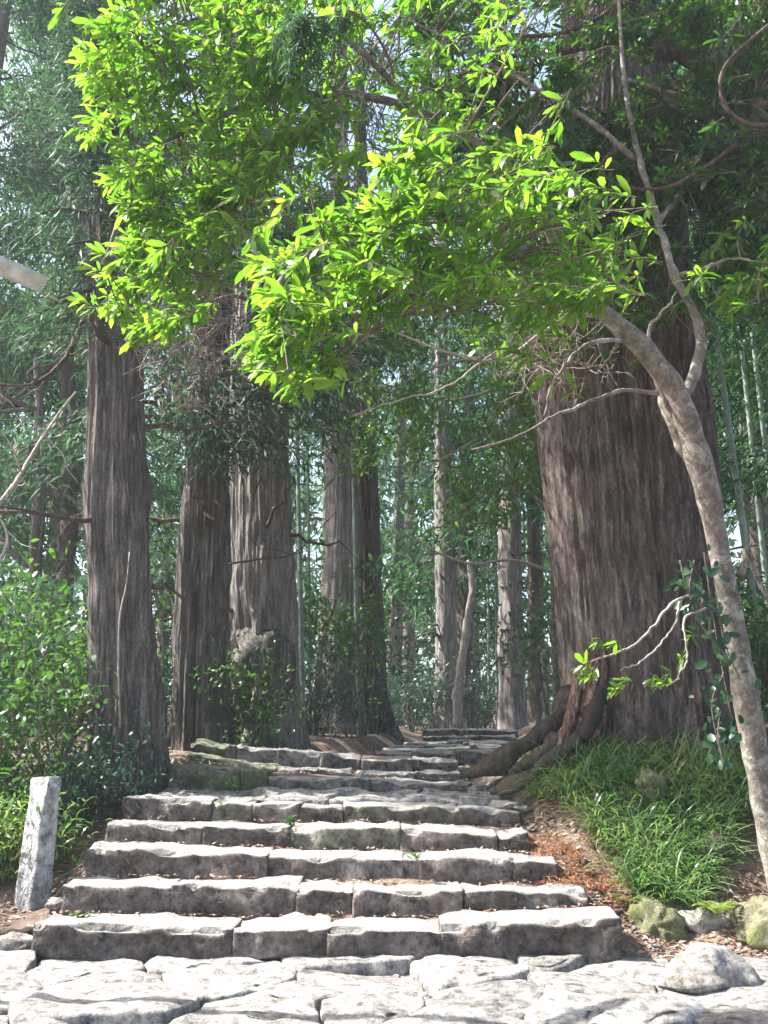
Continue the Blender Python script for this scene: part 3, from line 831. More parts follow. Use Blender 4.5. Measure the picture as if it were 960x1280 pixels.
    for i in range(16):
        s = Q[r.integers(1, 12)]
        e = s + np.array([r.normal(0, .05) - .05, r.normal(0, .08), -r.uniform(.15, .42)])
        K = smooth_path(np.array([s, .5 * (s + e) + [.03, 0, .03], e]), 8)
        V, f = tube(K, np.linspace(.005, .003, 8), 4); bag.add(V, f)
        for k in K:
            fo.add(needle_clump(k, 16, .012, .075, .009, .9, (0, 0, -.3), r))
    V, f = bag.out(); part('hanging_twigs', V, f, M_TWIG, root, True, kind='stuff')
    V, f = fo.out(T_DIAMOND); part('hanging_needles', V, f, M_CEDAR_FAR, root, False, kind='stuff')
    return root
giant()

def front_sprays():
    root1, P1, R1 = t1
    r = np.random.default_rng(909); bag = Bag()
    fo = cedar_crown(P1, R1, 5.6, 9.6, 20, 1.05, .17, .022, 7, 40, r, bag, droop=.5, spread=.16, az=(-3.0, -1.0))
    V, f = bag.out(); part('branches', V, f, M_LIMB, root1, True, kind='stuff')
    V, f = fo.out(T_DIAMOND); part('sprays', V, f, M_CEDAR, root1, False, kind='stuff')
front_sprays()

# burl, hollow and stripped bark at the foot of the third cedar
root3 = t3[0]
burl = rock('burl', (0, 0, 0), (1, 1, 1), 77, M_BARK, '', 'x')
COL.objects.unlink(burl); bpy.data.objects.remove(burl)
def burl_part():
    c = at(322, 800, 12.08)
    bm = bmesh.new(); bmesh.ops.create_icosphere(bm, subdivisions=4, radius=1)
    P = np.array([v.co[:] for v in bm.verts]); f = np.array([[v.index for v in fc.verts] for fc in bm.faces]); bm.free()
    P = P + unit(P) * (SineNoise(8, 3, .7)(P) * .14)[:, None]
    part('burl', P * [.41, .26, .70] + c + [.01, .25, -.45], f, M_BARK, root3, True)
    V, fs = tube(smooth_path(at_many([(297, 830, 12.2), (293, 880, 12.15), (291, 935, 12.1)]), 12), np.linspace(.05, .09, 12), 9, .35, 6)
    part('root', V, fs, M_SPLIT, root3, True, label='stripped reddish root ridge')
    V, fs = tube(smooth_path(at_many([(322, 840, 12.1), (318, 880, 12.05), (306, 935, 12.0)]), 14), np.linspace(.03, .06, 14), 9, .3, 9)
    part('root', V, fs, M_TWIG_PALE, root3, True, label='pale root ridge')
burl_part()
# vine up the nearest left cedar
def vine():
    A = at_many([(150, 910, 9.2), (148, 830, 9.22), (150, 770, 9.25), (158, 730, 9.28), (162, 690, 9.3)])
    t = thing('vine', A[0], 'thin pale vine stem climbing the front of the nearest left cedar', 'vine')
    V, f = tube(smooth_path(A, 20), np.linspace(.010, .006, 20), 6); part('stem', V, f, M_TWIG_PALE, t, True)
vine()

# ------------------------------------------------------------------ the leaning broadleaf tree
def in_poly(x, y, poly):
    inside = np.zeros(len(x), bool); n = len(poly); j = n - 1
    for i in range(n):
        xi, yi = poly[i]; xj, yj = poly[j]
        cond = ((yi > y) != (yj > y)) & (x < (xj - xi) * (y - yi) / (yj - yi + 1e-9) + xi)
        inside ^= cond; j = i
    return inside

def sample_poly(poly, n, r):
    poly = np.array(poly, float); lo, hi = poly.min(0), poly.max(0)
    out = np.zeros((0, 2))
    while len(out) < n:
        q = r.uniform(lo, hi, (n * 2, 2)); out = np.vstack([out, q[in_poly(q[:, 0], q[:, 1], poly)]])
    return out[:n]

def leaning_tree():
    r = np.random.default_rng(90)
    trunk_px = [(982, 1110, 7.3), (952, 985, 7.25), (930, 860, 7.2), (905, 715, 7.1), (878, 595, 7.0), (845, 492, 6.9), (800, 432, 6.8), (755, 392, 6.7), (715, 350, 6.6)]
    TP = at_many(trunk_px)
    base = TP[0].copy(); base[2] = gz(base[0], base[1])
    root = thing('leaning_tree', base, 'smooth pale-barked broadleaf tree leaning across the giant cedar, bright leaves overhead', 'tree')
    Q = smooth_path(TP, 80); Q[0, 2] -= .1
    rad = np.interp(np.linspace(0, 1, 80), [0, .1, .45, .62, .8, 1], [.115, .086, .084, .086, .068, .04])
    V, f = tube(Q, rad, 28, .10, 1); part('trunk', V, f, M_BARK_SMOOTH, root, True)
    B = [
     ([(715, 350, 6.6), (640, 310, 5.8), (540, 270, 5.2), (440, 300, 4.8), (360, 340, 4.6), (330, 400, 4.5)], .045),
     ([(640, 310, 5.8), (560, 360, 5.2), (470, 400, 4.9), (400, 460, 4.7)], .022),
     ([(715, 350, 6.6), (650, 230, 6.3), (540, 150, 6.0), (400, 120, 5.8), (280, 140, 5.7), (180, 200, 5.6), (130, 330, 5.5)], .04),
     ([(540, 150, 6.0), (420, 50, 5.8), (280, 20, 5.8), (180, 60, 5.8)], .025),
     ([(400, 120, 5.8), (320, 230, 5.7), (240, 290, 5.6), (190, 400, 5.5)], .022),
     ([(852, 505, 6.92), (872, 450, 7.0), (866, 400, 7.0), (838, 345, 7.0), (820, 285, 7.0), (795, 200, 7.0), (778, 100, 7.0), (770, -60, 7.0)], .046),
     ([(838, 345, 7.0), (880, 340, 6.8), (930, 330, 6.7), (990, 330, 6.6)], .018),
     ([(795, 200, 7.0), (700, 120, 7.0), (600, 60, 7.0), (500, 20, 7.0)], .025),
     ([(778, 100, 7.0), (850, 110, 7.2), (940, 130, 7.4)], .02),
     ([(820, 285, 7.0), (870, 200, 7.2), (900, 100, 7.3)], .02),
     ([(872, 590, 7.05), (845, 545, 7.05), (820, 490, 7.1), (800, 440, 7.1), (770, 400, 7.2)], .05),
     ([(822, 492, 6.95), (775, 489, 6.8), (720, 515, 6.7), (650, 550, 6.5), (590, 562, 6.4)], .017),
     ([(790, 425, 6.75), (735, 430, 6.6), (700, 470, 6.5), (680, 520, 6.5)], .018),
     ([(755, 392, 6.7), (690, 405, 6.5), (620, 440, 6.3), (540, 430, 6.1), (470, 405, 6.0)], .013),
     ([(620, 440, 6.3), (560, 480, 6.2), (500, 500, 6.1), (440, 520, 6.0)], .008),
     ([(815, 440, 6.8), (812, 410, 6.75), (838, 385, 6.7), (845, 365, 6.7)], .014),
     ([(925, 720, 7.1), (940, 690, 7.2), (965, 740, 7.3), (985, 790, 7.3)], .03),
     # curved sprigs in front of the giant trunk
     ([(880, 740, 7.0), (840, 755, 6.8), (800, 800, 6.6), (770, 820, 6.5), (735, 828, 6.5)], .012),
     ([(850, 748, 6.9), (840, 790, 6.7), (800, 830, 6.5), (775, 838, 6.5)], .009),
     ([(885, 760, 7.0), (855, 775, 6.7), (865, 820, 6.6), (850, 850, 6.6), (815, 858, 6.6)], .009),
    ]
    skel = [Q[50:]]
    for q, (bp, r0) in enumerate(B):
        K = smooth_path(at_many(bp), 40)
        K[2:-1] += np.cumsum(r.normal(size=(37, 3)), 0) * .006 * np.sin(np.linspace(0, math.pi, 37))[:, None]
        V, f = tube(K, np.linspace(r0, r0 * .25 + .002, 40), 12 if r0 > .03 else 8, .15, 40 + q)
        part('branch', V, f, M_BARK_SMOOTH if r0 > .015 else M_TWIG_PALE, root, True)
        skel.append(K)
    skel = np.vstack(skel)
    # rosettes of leaves
    A = [(130, -30), (118, 120), (82, 210), (140, 300), (95, 380), (100, 400), (165, 462), (220, 405), (275, 330), (350, 265), (430, 215), (530, 190), (580, 100), (640, -30)]
    A2 = [(130, -30), (118, 120), (85, 210), (150, 330), (110, 380), (165, 455), (215, 400), (255, 300), (330, 200), (400, 60), (330, -30)]
    Bp = [(285, 330), (305, 450), (370, 525), (415, 480), (440, 410), (560, 400), (650, 395), (745, 370), (760, 280), (700, 215), (600, 190), (520, 165), (440, 225), (360, 285)]
    B2 = [(290, 320), (300, 455), (372, 525), (410, 470), (430, 400), (520, 330), (540, 250), (440, 240), (360, 290)]
    Cp = [(470, -40), (980, -40), (980, 330), (870, 380), (830, 250), (700, 230), (600, 190), (520, 130)]
    Dp = [(870, 300), (985, 290), (985, 430), (890, 400)]
    Ep = [(520, 170), (600, 190), (760, 280), (740, 380), (640, 440), (560, 420), (540, 300)]
    Gp = [(650, 170), (890, 170), (890, 330), (810, 430), (690, 455), (630, 420)]
    Hp = [(100, -40), (700, -40), (700, 250), (620, 420), (430, 430), (330, 350), (260, 400), (120, 330)]
    A3 = [(112, -40), (165, -40), (150, 330), (105, 380), (90, 220)]
    Cr = [(840, -40), (985, -40), (985, 420), (900, 440), (870, 250)]
    centres, scale, spray_of, axes, dark = [], [], [], [], []
    twigs = Bag()
    def nearest(c):
        d = np.linalg.norm(skel - c, axis=1) + np.where(skel[:, 2] > c[2] + .8, .6, 0)
        return skel[np.argmin(d)], d.min()
    sd = np.array(SUN_DIR)
    sunny = [(np.array([1.82, 6.02, .2]), .42), (np.array([2.2, 6.3, .05]), .4)] + [(np.array([1.62 + .02 * q, 9.5, 1.6 + .5 * q]), .38) for q in range(9)]
    def in_the_light(p):         # the sun reaches the boulder and the edge of the giant trunk through gaps in the leaves
        for c, rad_ in sunny:
            v = p - c; t = v @ sd
            if t > 0 and np.linalg.norm(v - sd * t) < rad_: return True
        return False
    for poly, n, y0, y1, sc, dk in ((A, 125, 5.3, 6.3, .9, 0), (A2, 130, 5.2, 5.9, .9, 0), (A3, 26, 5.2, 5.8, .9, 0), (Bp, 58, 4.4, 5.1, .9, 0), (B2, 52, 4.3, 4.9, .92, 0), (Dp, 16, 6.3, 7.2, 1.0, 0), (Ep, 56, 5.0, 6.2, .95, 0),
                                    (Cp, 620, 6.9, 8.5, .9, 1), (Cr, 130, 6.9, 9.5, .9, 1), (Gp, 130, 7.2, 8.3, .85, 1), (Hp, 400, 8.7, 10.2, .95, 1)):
        q = sample_poly(poly, n * 2, r)
        fld = SineNoise(int(n), 3, 1 / 110., 5)(np.c_[q, np.zeros(len(q))])
        q = q[np.argsort(-fld + r.normal(0, .5, len(q)))[:n]]
        for (px, py) in q:
            tip = at(px, py, r.uniform(y0, y1)) if not dk else at(px, py, r.uniform(y0, y1))
            if in_the_light(tip): continue
            dr = unit(np.array([-.75 + r.normal() * .45, -.15 + r.normal() * .5, -.22 + r.normal() * .28]))
            m = r.integers(4, 7); ln = r.uniform(.30, .55)
            s0 = tip - dr * ln
            bow = np.array([0, 0, r.uniform(.02, .08)])
            K = smooth_path(np.array([s0, .5 * (s0 + tip) + bow, tip]), 9)
            if r.uniform() < (.85 if not dk else .45):
                k, dist = nearest(s0)
                if dist < 2.4:
                    mid = .5 * (k + s0) + r.normal(size=3) * dist * .07 + [0, 0, .06 * dist]
                    V, f = tube(smooth_path(np.array([k, mid, s0]), 8), np.linspace(.004 + .004 * min(dist, 1.4), .0035, 8), 4, cap=False); twigs.add(V, f)
            V, f = tube(K, np.linspace(.0036, .0018, 9), 4, cap=False); twigs.add(V, f)
            for j in range(m):
                u = (j + .6) / m; c = K[min(int(u * 8), 8)]
                side = np.cross(dr, [0, 0, 1.]) * (1 if j % 2 else -1) * r.uniform(.5, 1.1) if j < m - 1 else np.zeros(3)
                ax = unit(dr + side + r.normal(size=3) * .2); e = c + ax * (r.uniform(.05, .14) if j < m - 1 else 0)
                if j < m - 1 and not dk:
                    V, f = tube(np.array([c, e]), [.0022, .0016], 3, cap=False); twigs.add(V, f)
                centres.append(e); axes.append(ax); scale.append(sc * r.uniform(.8, 1.1)); dark.append(dk)
    sprig = at_many([(730, 830, 6.5), (738, 842, 6.5), (725, 838, 6.5), (765, 808, 6.5), (775, 858, 6.55), (768, 862, 6.5), (780, 850, 6.55), (830, 845, 6.6), (815, 850, 6.6), (826, 855, 6.55), (850, 820, 6.6), (858, 800, 6.7), (745, 805, 6.5)])
    for c in sprig:
        centres.append(c); axes.append(unit(np.array([-.8, -.3, -.2]) + r.normal(size=3) * .4)); scale.append(.75); dark.append(0)
    C = np.array(centres); S = np.array(scale); axis = np.array(axes); shade = np.array(dark, bool)
    V, f = twigs.out(); part('twigs', V, f, M_TWIG, root, True, kind='stuff')
    # leaves
    per = 8
    n = len(C) * per
    ax = np.repeat(axis, per, 0); ph = np.tile(np.arange(per) * 2.399, len(C)) + np.repeat(r.uniform(0, 6.28, len(C)), per) + r.normal(0, .25, n)
    back = np.tile(np.linspace(0, 1, per), len(C))
    up = np.zeros((n, 3)); up[:, 2] = 1
    u = unit(np.cross(ax, up + .01)); w = np.cross(u, ax)
    spreadang = .35 + .85 * back + r.normal(0, .16, n)
    D = ax * np.cos(spreadang)[:, None] + (u * np.cos(ph)[:, None] + w * np.sin(ph)[:, None]) * np.sin(spreadang)[:, None]
    D[:, 2] -= .12 + .3 * r.uniform(0, 1, n) ** 2
    P = np.repeat(C, per, 0) - ax * (back * .085)[:, None] * np.repeat(S, per)[:, None]
    N = up * .9 + ax * .3 + r.normal(size=(n, 3)) * .38
    L = .122 * np.repeat(S, per) * r.uniform(.38, 1.25, n); W = L * r.uniform(.20, .36, n)
    keepl = r.uniform(size=n) < .93
    sh = np.repeat(shade, per)
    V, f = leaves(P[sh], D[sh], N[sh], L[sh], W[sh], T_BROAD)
    part('leaves', V, f, M_LEAF_SHADED, root, False, kind='stuff', label='leaves painted dark as if shaded, high on the right')
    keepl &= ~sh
    P, D, N, L, W = P[keepl], D[keepl], N[keepl], L[keepl], W[keepl]
    x, y, dep = pix(P)
    vis = (x > 5) & (x < 955) & (y > 5) & (y < 1275)
    big = np.where(vis, L / dep, 0)
    order = np.argsort(-big)
    near, rest = order[:300], order[300:]
    V, f = leaves(P[rest], D[rest], N[rest], L[rest], W[rest], T_BROAD)
    part('leaves', V, f, M_LEAF, root, False, kind='stuff')
    tv, tf = T_LEAF
    me = build_mesh('leaf', tv, tf, M_LEAF, True)
    base = np.array(root.location)
    for i in near:
        d = Vector(unit(D[i])); s = d.cross(Vector(N[i])).normalized(); nn = s.cross(d)
        M = Matrix((( s.x * W[i], d.x * L[i], nn.x * L[i], P[i][0] - base[0]), (s.y * W[i], d.y * L[i], nn.y * L[i], P[i][1] - base[1]), (s.z * W[i], d.z * L[i], nn.z * L[i], P[i][2] - base[2]), (0, 0, 0, 1)))
        o = bpy.data.objects.new('leaf', me); COL.objects.link(o); o.parent = root; o.matrix_local = M
    # tangle of dead twigs by the fork
    tang = Bag()
    for i in range(70):
        p = at(r.uniform(650, 770), r.uniform(350, 470), r.uniform(6.4, 7.4))
        d = unit(np.array([-.5, -.1, -.25]) + r.normal(size=3) * .55); K = [p]
        for k in range(6):
            d = unit(d + r.normal(size=3) * .2); K.append(K[-1] + d * r.uniform(.04, .10))
        K = smooth_path(np.array(K), 12)
        V, f = tube(K, np.linspace(.0055, .0016, 12), 4, cap=False); tang.add(V, f)
        for q in range(3):
            a = K[r.integers(3, 10)]; e = a + unit(d + r.normal(size=3) * .7) * r.uniform(.08, .22)
            V, f = tube(np.array([a, .5 * (a + e) + r.normal(size=3) * .012, e]), [.003, .002, .0012], 3, cap=False); tang.add(V, f)
    V, f = tang.out(); part('dead_twigs', V, f, M_TWIG, root, True, kind='stuff')
    return root
leaning_tree()

# drooping broadleaf tree in the middle distance, over the upper stairs
def understory_tree():
    r = np.random.default_rng(123)
    A = at_many([(700, 915, 15.5), (694, 800, 15.3), (690, 680, 15.2), (672, 560, 15.0), (640, 480, 14.8)])
    A[0, 2] = gz(A[0, 0], A[0, 1])
    t = thing('understory_tree', A[0], 'thin drooping tree spreading grey-green leaves over the upper stairs', 'tree')
    K = smooth_path(A, 50); V, f = tube(K, np.linspace(.075, .03, 50), 10, .15, 5); part('trunk', V, f, M_BARK_SMOOTH, t, True)
    skel = [K[20:]]
    for bp in ([(640, 480, 14.8), (590, 450, 14.3), (520, 470, 14), (450, 520, 13.8)], [(672, 560, 15), (620, 540, 14.4), (560, 570, 14), (500, 600, 14)],
               [(690, 640, 15.2), (650, 610, 14.6), (600, 620, 14.2), (560, 650, 14.1)], [(650, 500, 14.9), (640, 440, 14.5), (570, 410, 14.2), (480, 420, 14)], [(640, 480, 14.8), (560, 500, 15.5), (470, 480, 15.5), (420, 500, 15.2)]):
        Q = smooth_path(at_many(bp), 24); V, f = tube(Q, np.linspace(.03, .008, 24), 7, .2, 3); part('branch', V, f, M_TWIG_PALE, t, True); skel.append(Q)
    skel = np.vstack(skel)
    s = sample_poly([(415, 430), (500, 395), (690, 420), (688, 560), (630, 655), (560, 645), (490, 610), (425, 580)], 1500, r)
    fld = SineNoise(4, 3, 1 / 80., 5)(np.c_[s, np.zeros(len(s))]); s = s[np.argsort(-fld + r.normal(0, .3, len(s)))[:620]]
    C = np.array([at(a, b, y) for (a, b), y in zip(s, r.uniform(13.4, 15.8, len(s)))])
    tw = Bag()
    for c in C[::2]:
        k = skel[np.argmin(np.linalg.norm(skel - c, axis=1))]
        V, f = tube(np.array([k, .5 * (k + c) + [0, 0, .06], c]), [.006, .004, .003], 3, cap=False); tw.add(V, f)
    V, f = tw.out(); part('twigs', V, f, M_TWIG, t, True, kind='stuff')
    per = 8; n = len(C) * per
    P = np.repeat(C, per, 0) + r.normal(size=(n, 3)) * .09
    D = r.normal(size=(n, 3)); D[:, 2] -= .7; N = r.normal(size=(n, 3)) * .5; N[:, 2] += .9
    V, f = leaves(P, D, N, r.uniform(.09, .16, n), r.uniform(.035, .055, n), T_BROAD)
    part('leaves', V, f, M_UNDER, t, False, kind='stuff')
understory_tree()

# dark creeper on the leaning trunk
def creeper():
    r = np.random.default_rng(17)
    c0 = at(905, 900, 7.0)
    t = thing('creeper', c0, 'dark glossy creeper hanging beside the leaning smooth trunk', 'creeper')
    bag = Bag(); P, D = [], []
    for pth in ([(915, 900, 7.05), (900, 820, 7.0), (890, 760, 6.95), (880, 690, 6.9)], [(900, 940, 7.1), (890, 880, 7.05), (905, 840, 7.0)], [(885, 780, 6.95), (860, 740, 6.85), (850, 700, 6.8)], [(890, 800, 6.95), (870, 770, 6.85), (862, 735, 6.85), (868, 700, 6.9)], [(905, 960, 7.1), (898, 920, 7.05), (900, 890, 7.05)], [(925, 850, 7.0), (905, 800, 6.95), (895, 740, 6.9)]):
        K = smooth_path(at_many(pth), 24); V, f = tube(K, .005, 5); bag.add(V, f)
        for k in K[::1]:
            if r.uniform() < .95: P.append(k + r.normal(size=3) * .06); D.append(r.normal(size=3) * .7 + [-.2, -.4, -.55])
    V, f = bag.out(); part('stem', V, f, M_TWIG, t, True)
    P, D = np.array(P), np.array(D)
    me = build_mesh('leaf', *T_LEAF, M_IVY, True)
    for p, d in zip(P, D):
        d = Vector(d).normalized(); nrm = Vector((r.normal() * .4, -1 + r.normal() * .3, .5)); s = d.cross(nrm).normalized(); nn = s.cross(d)
        L = r.uniform(.055, .115); W = L * r.uniform(.42, .58); q = p - c0
        o = bpy.data.objects.new('leaf', me); COL.objects.link(o); o.parent = t
        o.matrix_local = Matrix(((s.x * W, d.x * L, nn.x * L, q[0]), (s.y * W, d.y * L, nn.y * L, q[1]), (s.z * W, d.z * L, nn.z * L, q[2]), (0, 0, 0, 1)))
creeper()

# ------------------------------------------------------------------ undergrowth
def grass_bank():
    r = np.random.default_rng(31)
    poly = [(1.22, 8.98), (1.55, 9.12), (2.0, 9.0), (2.6, 8.95), (3.1, 8.7), (3.0, 8.2), (2.75, 8.15), (2.45, 7.72), (2.2, 7.45), (1.85, 7.5), (1.68, 7.9), (1.52, 8.35), (1.28, 8.65)]
    s = sample_poly(poly, 470, r)
    P, D, N, L, W = [], [], [], [], []
    for x, y in s:
        z = gz(x, y)
        k = r.integers(9, 16)
        a = r.uniform(0, 6.28, k)
        P.append(np.c_[x + r.normal(0, .025, k), y + r.normal(0, .025, k), np.full(k, z - .01)])
        lean = r.uniform(.15, 1.1, k)
        D.append(np.c_[np.cos(a) * lean + r.normal() * .1, np.sin(a) * lean - .40, r.uniform(.5, 1.2, k)])
        N.append(np.c_[np.cos(a), np.sin(a) - .2, np.full(k, -.0)] * -1)
        L.append(r.uniform(.14, .36, k)); W.append(r.uniform(.007, .014, k))
    P, D, N, L, W = map(np.concatenate, (P, D, N, L, W))
    # arched: strong bend along the blade
    tv = np.array([(.5, 0, 0), (-.5, 0, 0), (.5, .35, -.03), (-.5, .35, -.03), (.45, .68, -.14), (-.45, .68, -.14), (.3, .9, -.32), (-.3, .9, -.32), (0, .98, -.5)])
    tf = [np.array([(1, 0, 2, 3), (3, 2, 4, 5), (5, 4, 6, 7)]), np.array([(7, 6, 8)])]
    V, f = leaves(P, D, N, L, W, (tv, tf))
    link('grass', build_mesh('grass', V, f, M_GRASS), kind='stuff', label='lush strap-leaved grass covering the bank under the giant cedar', category='grass')
grass_bank()

def litter():
    r = np.random.default_rng(37)
    pts = []
    def zone(n, x0, x1, y0, y1):
        pts.append(np.c_[r.uniform(x0, x1, n), r.uniform(y0, y1, n)])
    zone(2600, -5.0, -2.0, 5.2, 9.5); zone(1700, 1.0, 1.9, 6.7, 9.0); zone(1500, 1.4, 3.6, 6.4, 7.6); zone(2200, 2.2, 4.2, 7.0, 9); zone(2600, -3.2, 2.6, 4.8, 6.75); zone(1200, -2.5, 1.5, 10.6, 19)
    p = np.vstack(pts); z = gz(p[:, 0], p[:, 1]) + .014
    n = len(p)
    onpath = (p[:, 0] > np.interp(p[:, 1], YE, XL)) & (p[:, 0] < np.interp(p[:, 1], YE, XR)) & (p[:, 1] < 6.7)
    z = np.where(onpath, z + .03, z)
    a = r.uniform(0, 6.28, n)
    D = np.c_[np.cos(a), np.sin(a), r.normal(0, .25, n)]; N = np.c_[r.normal(0, .35, (n, 2)), np.ones(n)]
    L = r.uniform(.025, .075, n); W = L * r.uniform(.25, .55, n)
    V, f = leaves(np.c_[p, z], D, N, L, W, T_DIAMOND)
    link('fallen_leaves', build_mesh('fallen_leaves', V, f, M_LITTER), kind='stuff', label='dry brown fallen leaves and needles on the soil and between the stones')
    # leaves caught on the treads
    P = []
    for (Y, dep, stones), (Y2, _, _) in zip(STEPS[:6], STEPS[1:7]):
        for (x0, x1, t0, t1, ft) in stones:
            a_, b_ = at(x0, t0, Y), at(x1, t1, Y)
            k = int((b_[0] - a_[0]) * 55)
            t = r.uniform(0, 1, k)
            P.append(np.c_[a_[0] + (b_[0] - a_[0]) * t, Y2 - np.abs(r.normal(0, .05, k)) - .01, a_[2] + (b_[2] - a_[2]) * t + .012])
    P = np.vstack(P); n = len(P); a = r.uniform(0, 6.28, n)
    V, f = leaves(P, np.c_[np.cos(a), np.sin(a), r.normal(0, .3, n)], np.c_[r.normal(0, .4, (n, 2)), np.ones(n)], r.uniform(.02, .055, n), r.uniform(.008, .022, n), T_DIAMOND)
    link('fallen_leaves', build_mesh('fallen_leaves', V, f, M_LITTER), kind='stuff', label='dry leaves caught in the corners of the stone steps')
    # rust-red heap of dead cedar sprays on the right of the steps
    fo = Foliage()
    for i in range(90):
        x, y = r.uniform(1.15, 1.62), r.uniform(7.3, 8.1)
        c = np.array([x, y, gz(x, y) + .04]); a = r.uniform(0, 6.28); d = np.array([math.cos(a), math.sin(a), -.1])
        for t in np.linspace(0, .22, 7):
            fo.add(needle_clump(c + d * t, 4, .010, .05, .006, .1, d, r))
    V, f = fo.out(T_DIAMOND)
    link('cedar_litter', build_mesh('cedar_litter', V, f, M_RUST), kind='stuff', label='rust-red dead cedar sprays heaped between the steps and the grass bank')
litter()

def grit():
    r = np.random.default_rng(404)
    bm = bmesh.new(); bmesh.ops.create_icosphere(bm, subdivisions=1, radius=1)
    U = np.array([v.co[:] for v in bm.verts]); f = np.array([[v.index for v in fc.verts] for fc in bm.faces]); bm.free()
    n = 1500
    x = np.concatenate([r.uniform(-4.2, -2.0, 420), r.uniform(1.0, 1.9, 280), r.uniform(1.3, 3.4, 400), r.uniform(-3, 2.4, 400)])
    y = np.concatenate([r.uniform(5.6, 8.6, 420), r.uniform(6.7, 8.6, 280), r.uniform(6.4, 7.4, 400), r.uniform(5.0, 6.75, 400)])
    z = gz(x, y) + np.where((y < 6.7) & (x > -2.6) & (x < 1.7), .05, .006)
    sz = r.uniform(.006, .022, n) * r.uniform(.6, 1.6, n)
    V = (U[None] * r.uniform(.6, 1.3, (n, 1, 3)) * (1 + .18 * r.normal(size=(n, 12, 1)))[:, :len(U)] * sz[:, None, None]) * [1, 1, .7] + np.c_[x, y, z][:, None]
    F = (f[None] + (np.arange(n) * len(U))[:, None, None]).reshape(-1, 3)
    link('gravel', build_mesh('gravel', V.reshape(-1, 3), F, M_ROCK, True), kind='stuff', label='small pale pebbles scattered over the soil and paving')
grit()
def weed(px, py, Y, label, seed, sc=1.0):
    r = np.random.default_rng(seed); c = at(px, py, Y); k = 22
    t = thing('weed', c, label, 'weed', 'weeds on the steps')
    a = r.uniform(0, 6.28, k)
    V, f = leaves(c + r.normal(size=(k, 3)) * .02 * sc, np.c_[np.cos(a), np.sin(a), r.uniform(.1, 1.2, k)], np.c_[-np.cos(a), -np.sin(a), np.ones(k)], r.uniform(.05, .11, k) * sc, r.uniform(.018, .03, k) * sc, T_BROAD)
    part('foliage', V, f, M_SHRUB, t)
weed(362, 1030, 8.1, 'small green weed in the joint of the mossy step', 1)
weed(588, 970, 9.3, 'tuft of weed by the root at the right of the landing step', 2)
weed(292, 985, 9.2, 'leafy weed at the foot of the mossy block left of the landing', 3, 1.3)
weed(100, 1152, 6.98, 'weed at the left end of the second step', 4)
weed(520, 1072, 7.42, 'small weed growing on the middle of the third step', 5, .8)

def fallen_twig(x, y, L, a, label, seed):
    r = np.random.default_rng(seed)
    n = 9; K = np.zeros((n, 3)); K[:, 0] = x + np.cos(a) * np.linspace(0, L, n) + r.normal(0, .01, n); K[:, 1] = y + np.sin(a) * np.linspace(0, L, n) + r.normal(0, .01, n)
    K[:, 2] = gz(K[:, 0], K[:, 1]) + .018
    t = thing('fallen_twig', K[0], label, 'twig', 'fallen twigs')
    V, f = tube(K, np.linspace(.011, .005, n), 6, .3, seed); part('stem', V, f, M_TWIG_PALE, t, True)
    for q in range(2):
        k = K[3 + 2 * q]; e = k + np.array([np.cos(a + .7 - 1.4 * q), np.sin(a + .7 - 1.4 * q), .15]) * L * .3
        V, f = tube(np.array([k, .5 * (k + e) + [0, 0, .01], e]), [.006, .004, .003], 5); part('side_twig', V, f, M_TWIG_PALE, t, True)
fallen_twig(1.55, 6.72, .34, .3, 'forked pale twig lying by the right end of the bottom step', 1)
fallen_twig(1.15, 7.62, .5, .25, 'long reddish twig across the litter right of the steps', 2)
fallen_twig(-2.45, 7.9, .4, .4, 'pale stick sticking out behind the stone post', 3)
fallen_twig(-2.95, 6.85, .6, .1, 'pale stick half buried in the leaves at the left edge', 4)
fallen_twig(2.55, 7.45, .4, 1.9, 'thin stick leaning in the litter beside the dark rock', 5)
def surface_root(pts, r0, label, seed):
    A = at_many(pts); A[:, 2] = gz(A[:, 0], A[:, 1]) + .02
    t = thing('surface_root', A[0], label, 'root')
    V, f = tube(smooth_path(A, 24), np.linspace(r0, r0 * .4, 24), 9, .3, seed); part('root', V, f, M_ROOT, t, True)
surface_root([(-30, 1150, 6.9), (20, 1152, 6.95), (60, 1146, 7.0), (85, 1140, 7.0)], .05, 'thick surface root running to the left end of the steps', 1)
surface_root([(-30, 1165, 6.75), (15, 1168, 6.8), (45, 1160, 6.85)], .04, 'short surface root below the thick one at the left edge', 2)

def fern(c, n, L, mat, label, seed):
    r = np.random.default_rng(seed)
    t = thing('fern', c, label, 'fern')
    for i in range(n):
        a = r.uniform(0, 6.28); ln = L * r.uniform(.7, 1.1)
        s = np.linspace(0, 1, 12)[:, None]
        K = c + np.array([math.cos(a), math.sin(a), 0]) * s * ln * .7 + np.array([0, 0, 1]) * (ln * (1.0 * s - .75 * s ** 2))
        bag = Bag(); V, f = tube(K, np.linspace(.003, .001, 12), 4, cap=False); bag.add(V, f)
        T = np.gradient(K, axis=0); side = np.cross(unit(T), [0, 0, 1.])
        for sg in (-1, 1):
            V, f = leaves(K[2:], side[2:] * sg + unit(T[2:]) * .4, np.tile([0, 0, 1.], (10, 1)), ln * .32 * np.sin(np.linspace(.7, 3.0, 10)), ln * .07, T_DIAMOND); bag.add(V, f)
        V, f = bag.out(); part('frond', V, f, mat, t)
fern(np.array([2.25, 7.15, .20]), 12, .24, M_FERN, 'small yellow-green fern behind the long low rock', 3)
fern(np.array([1.72, 7.42, .22]), 8, .22, M_FERN, 'small pale fern at the bottom edge of the grass bank', 4)

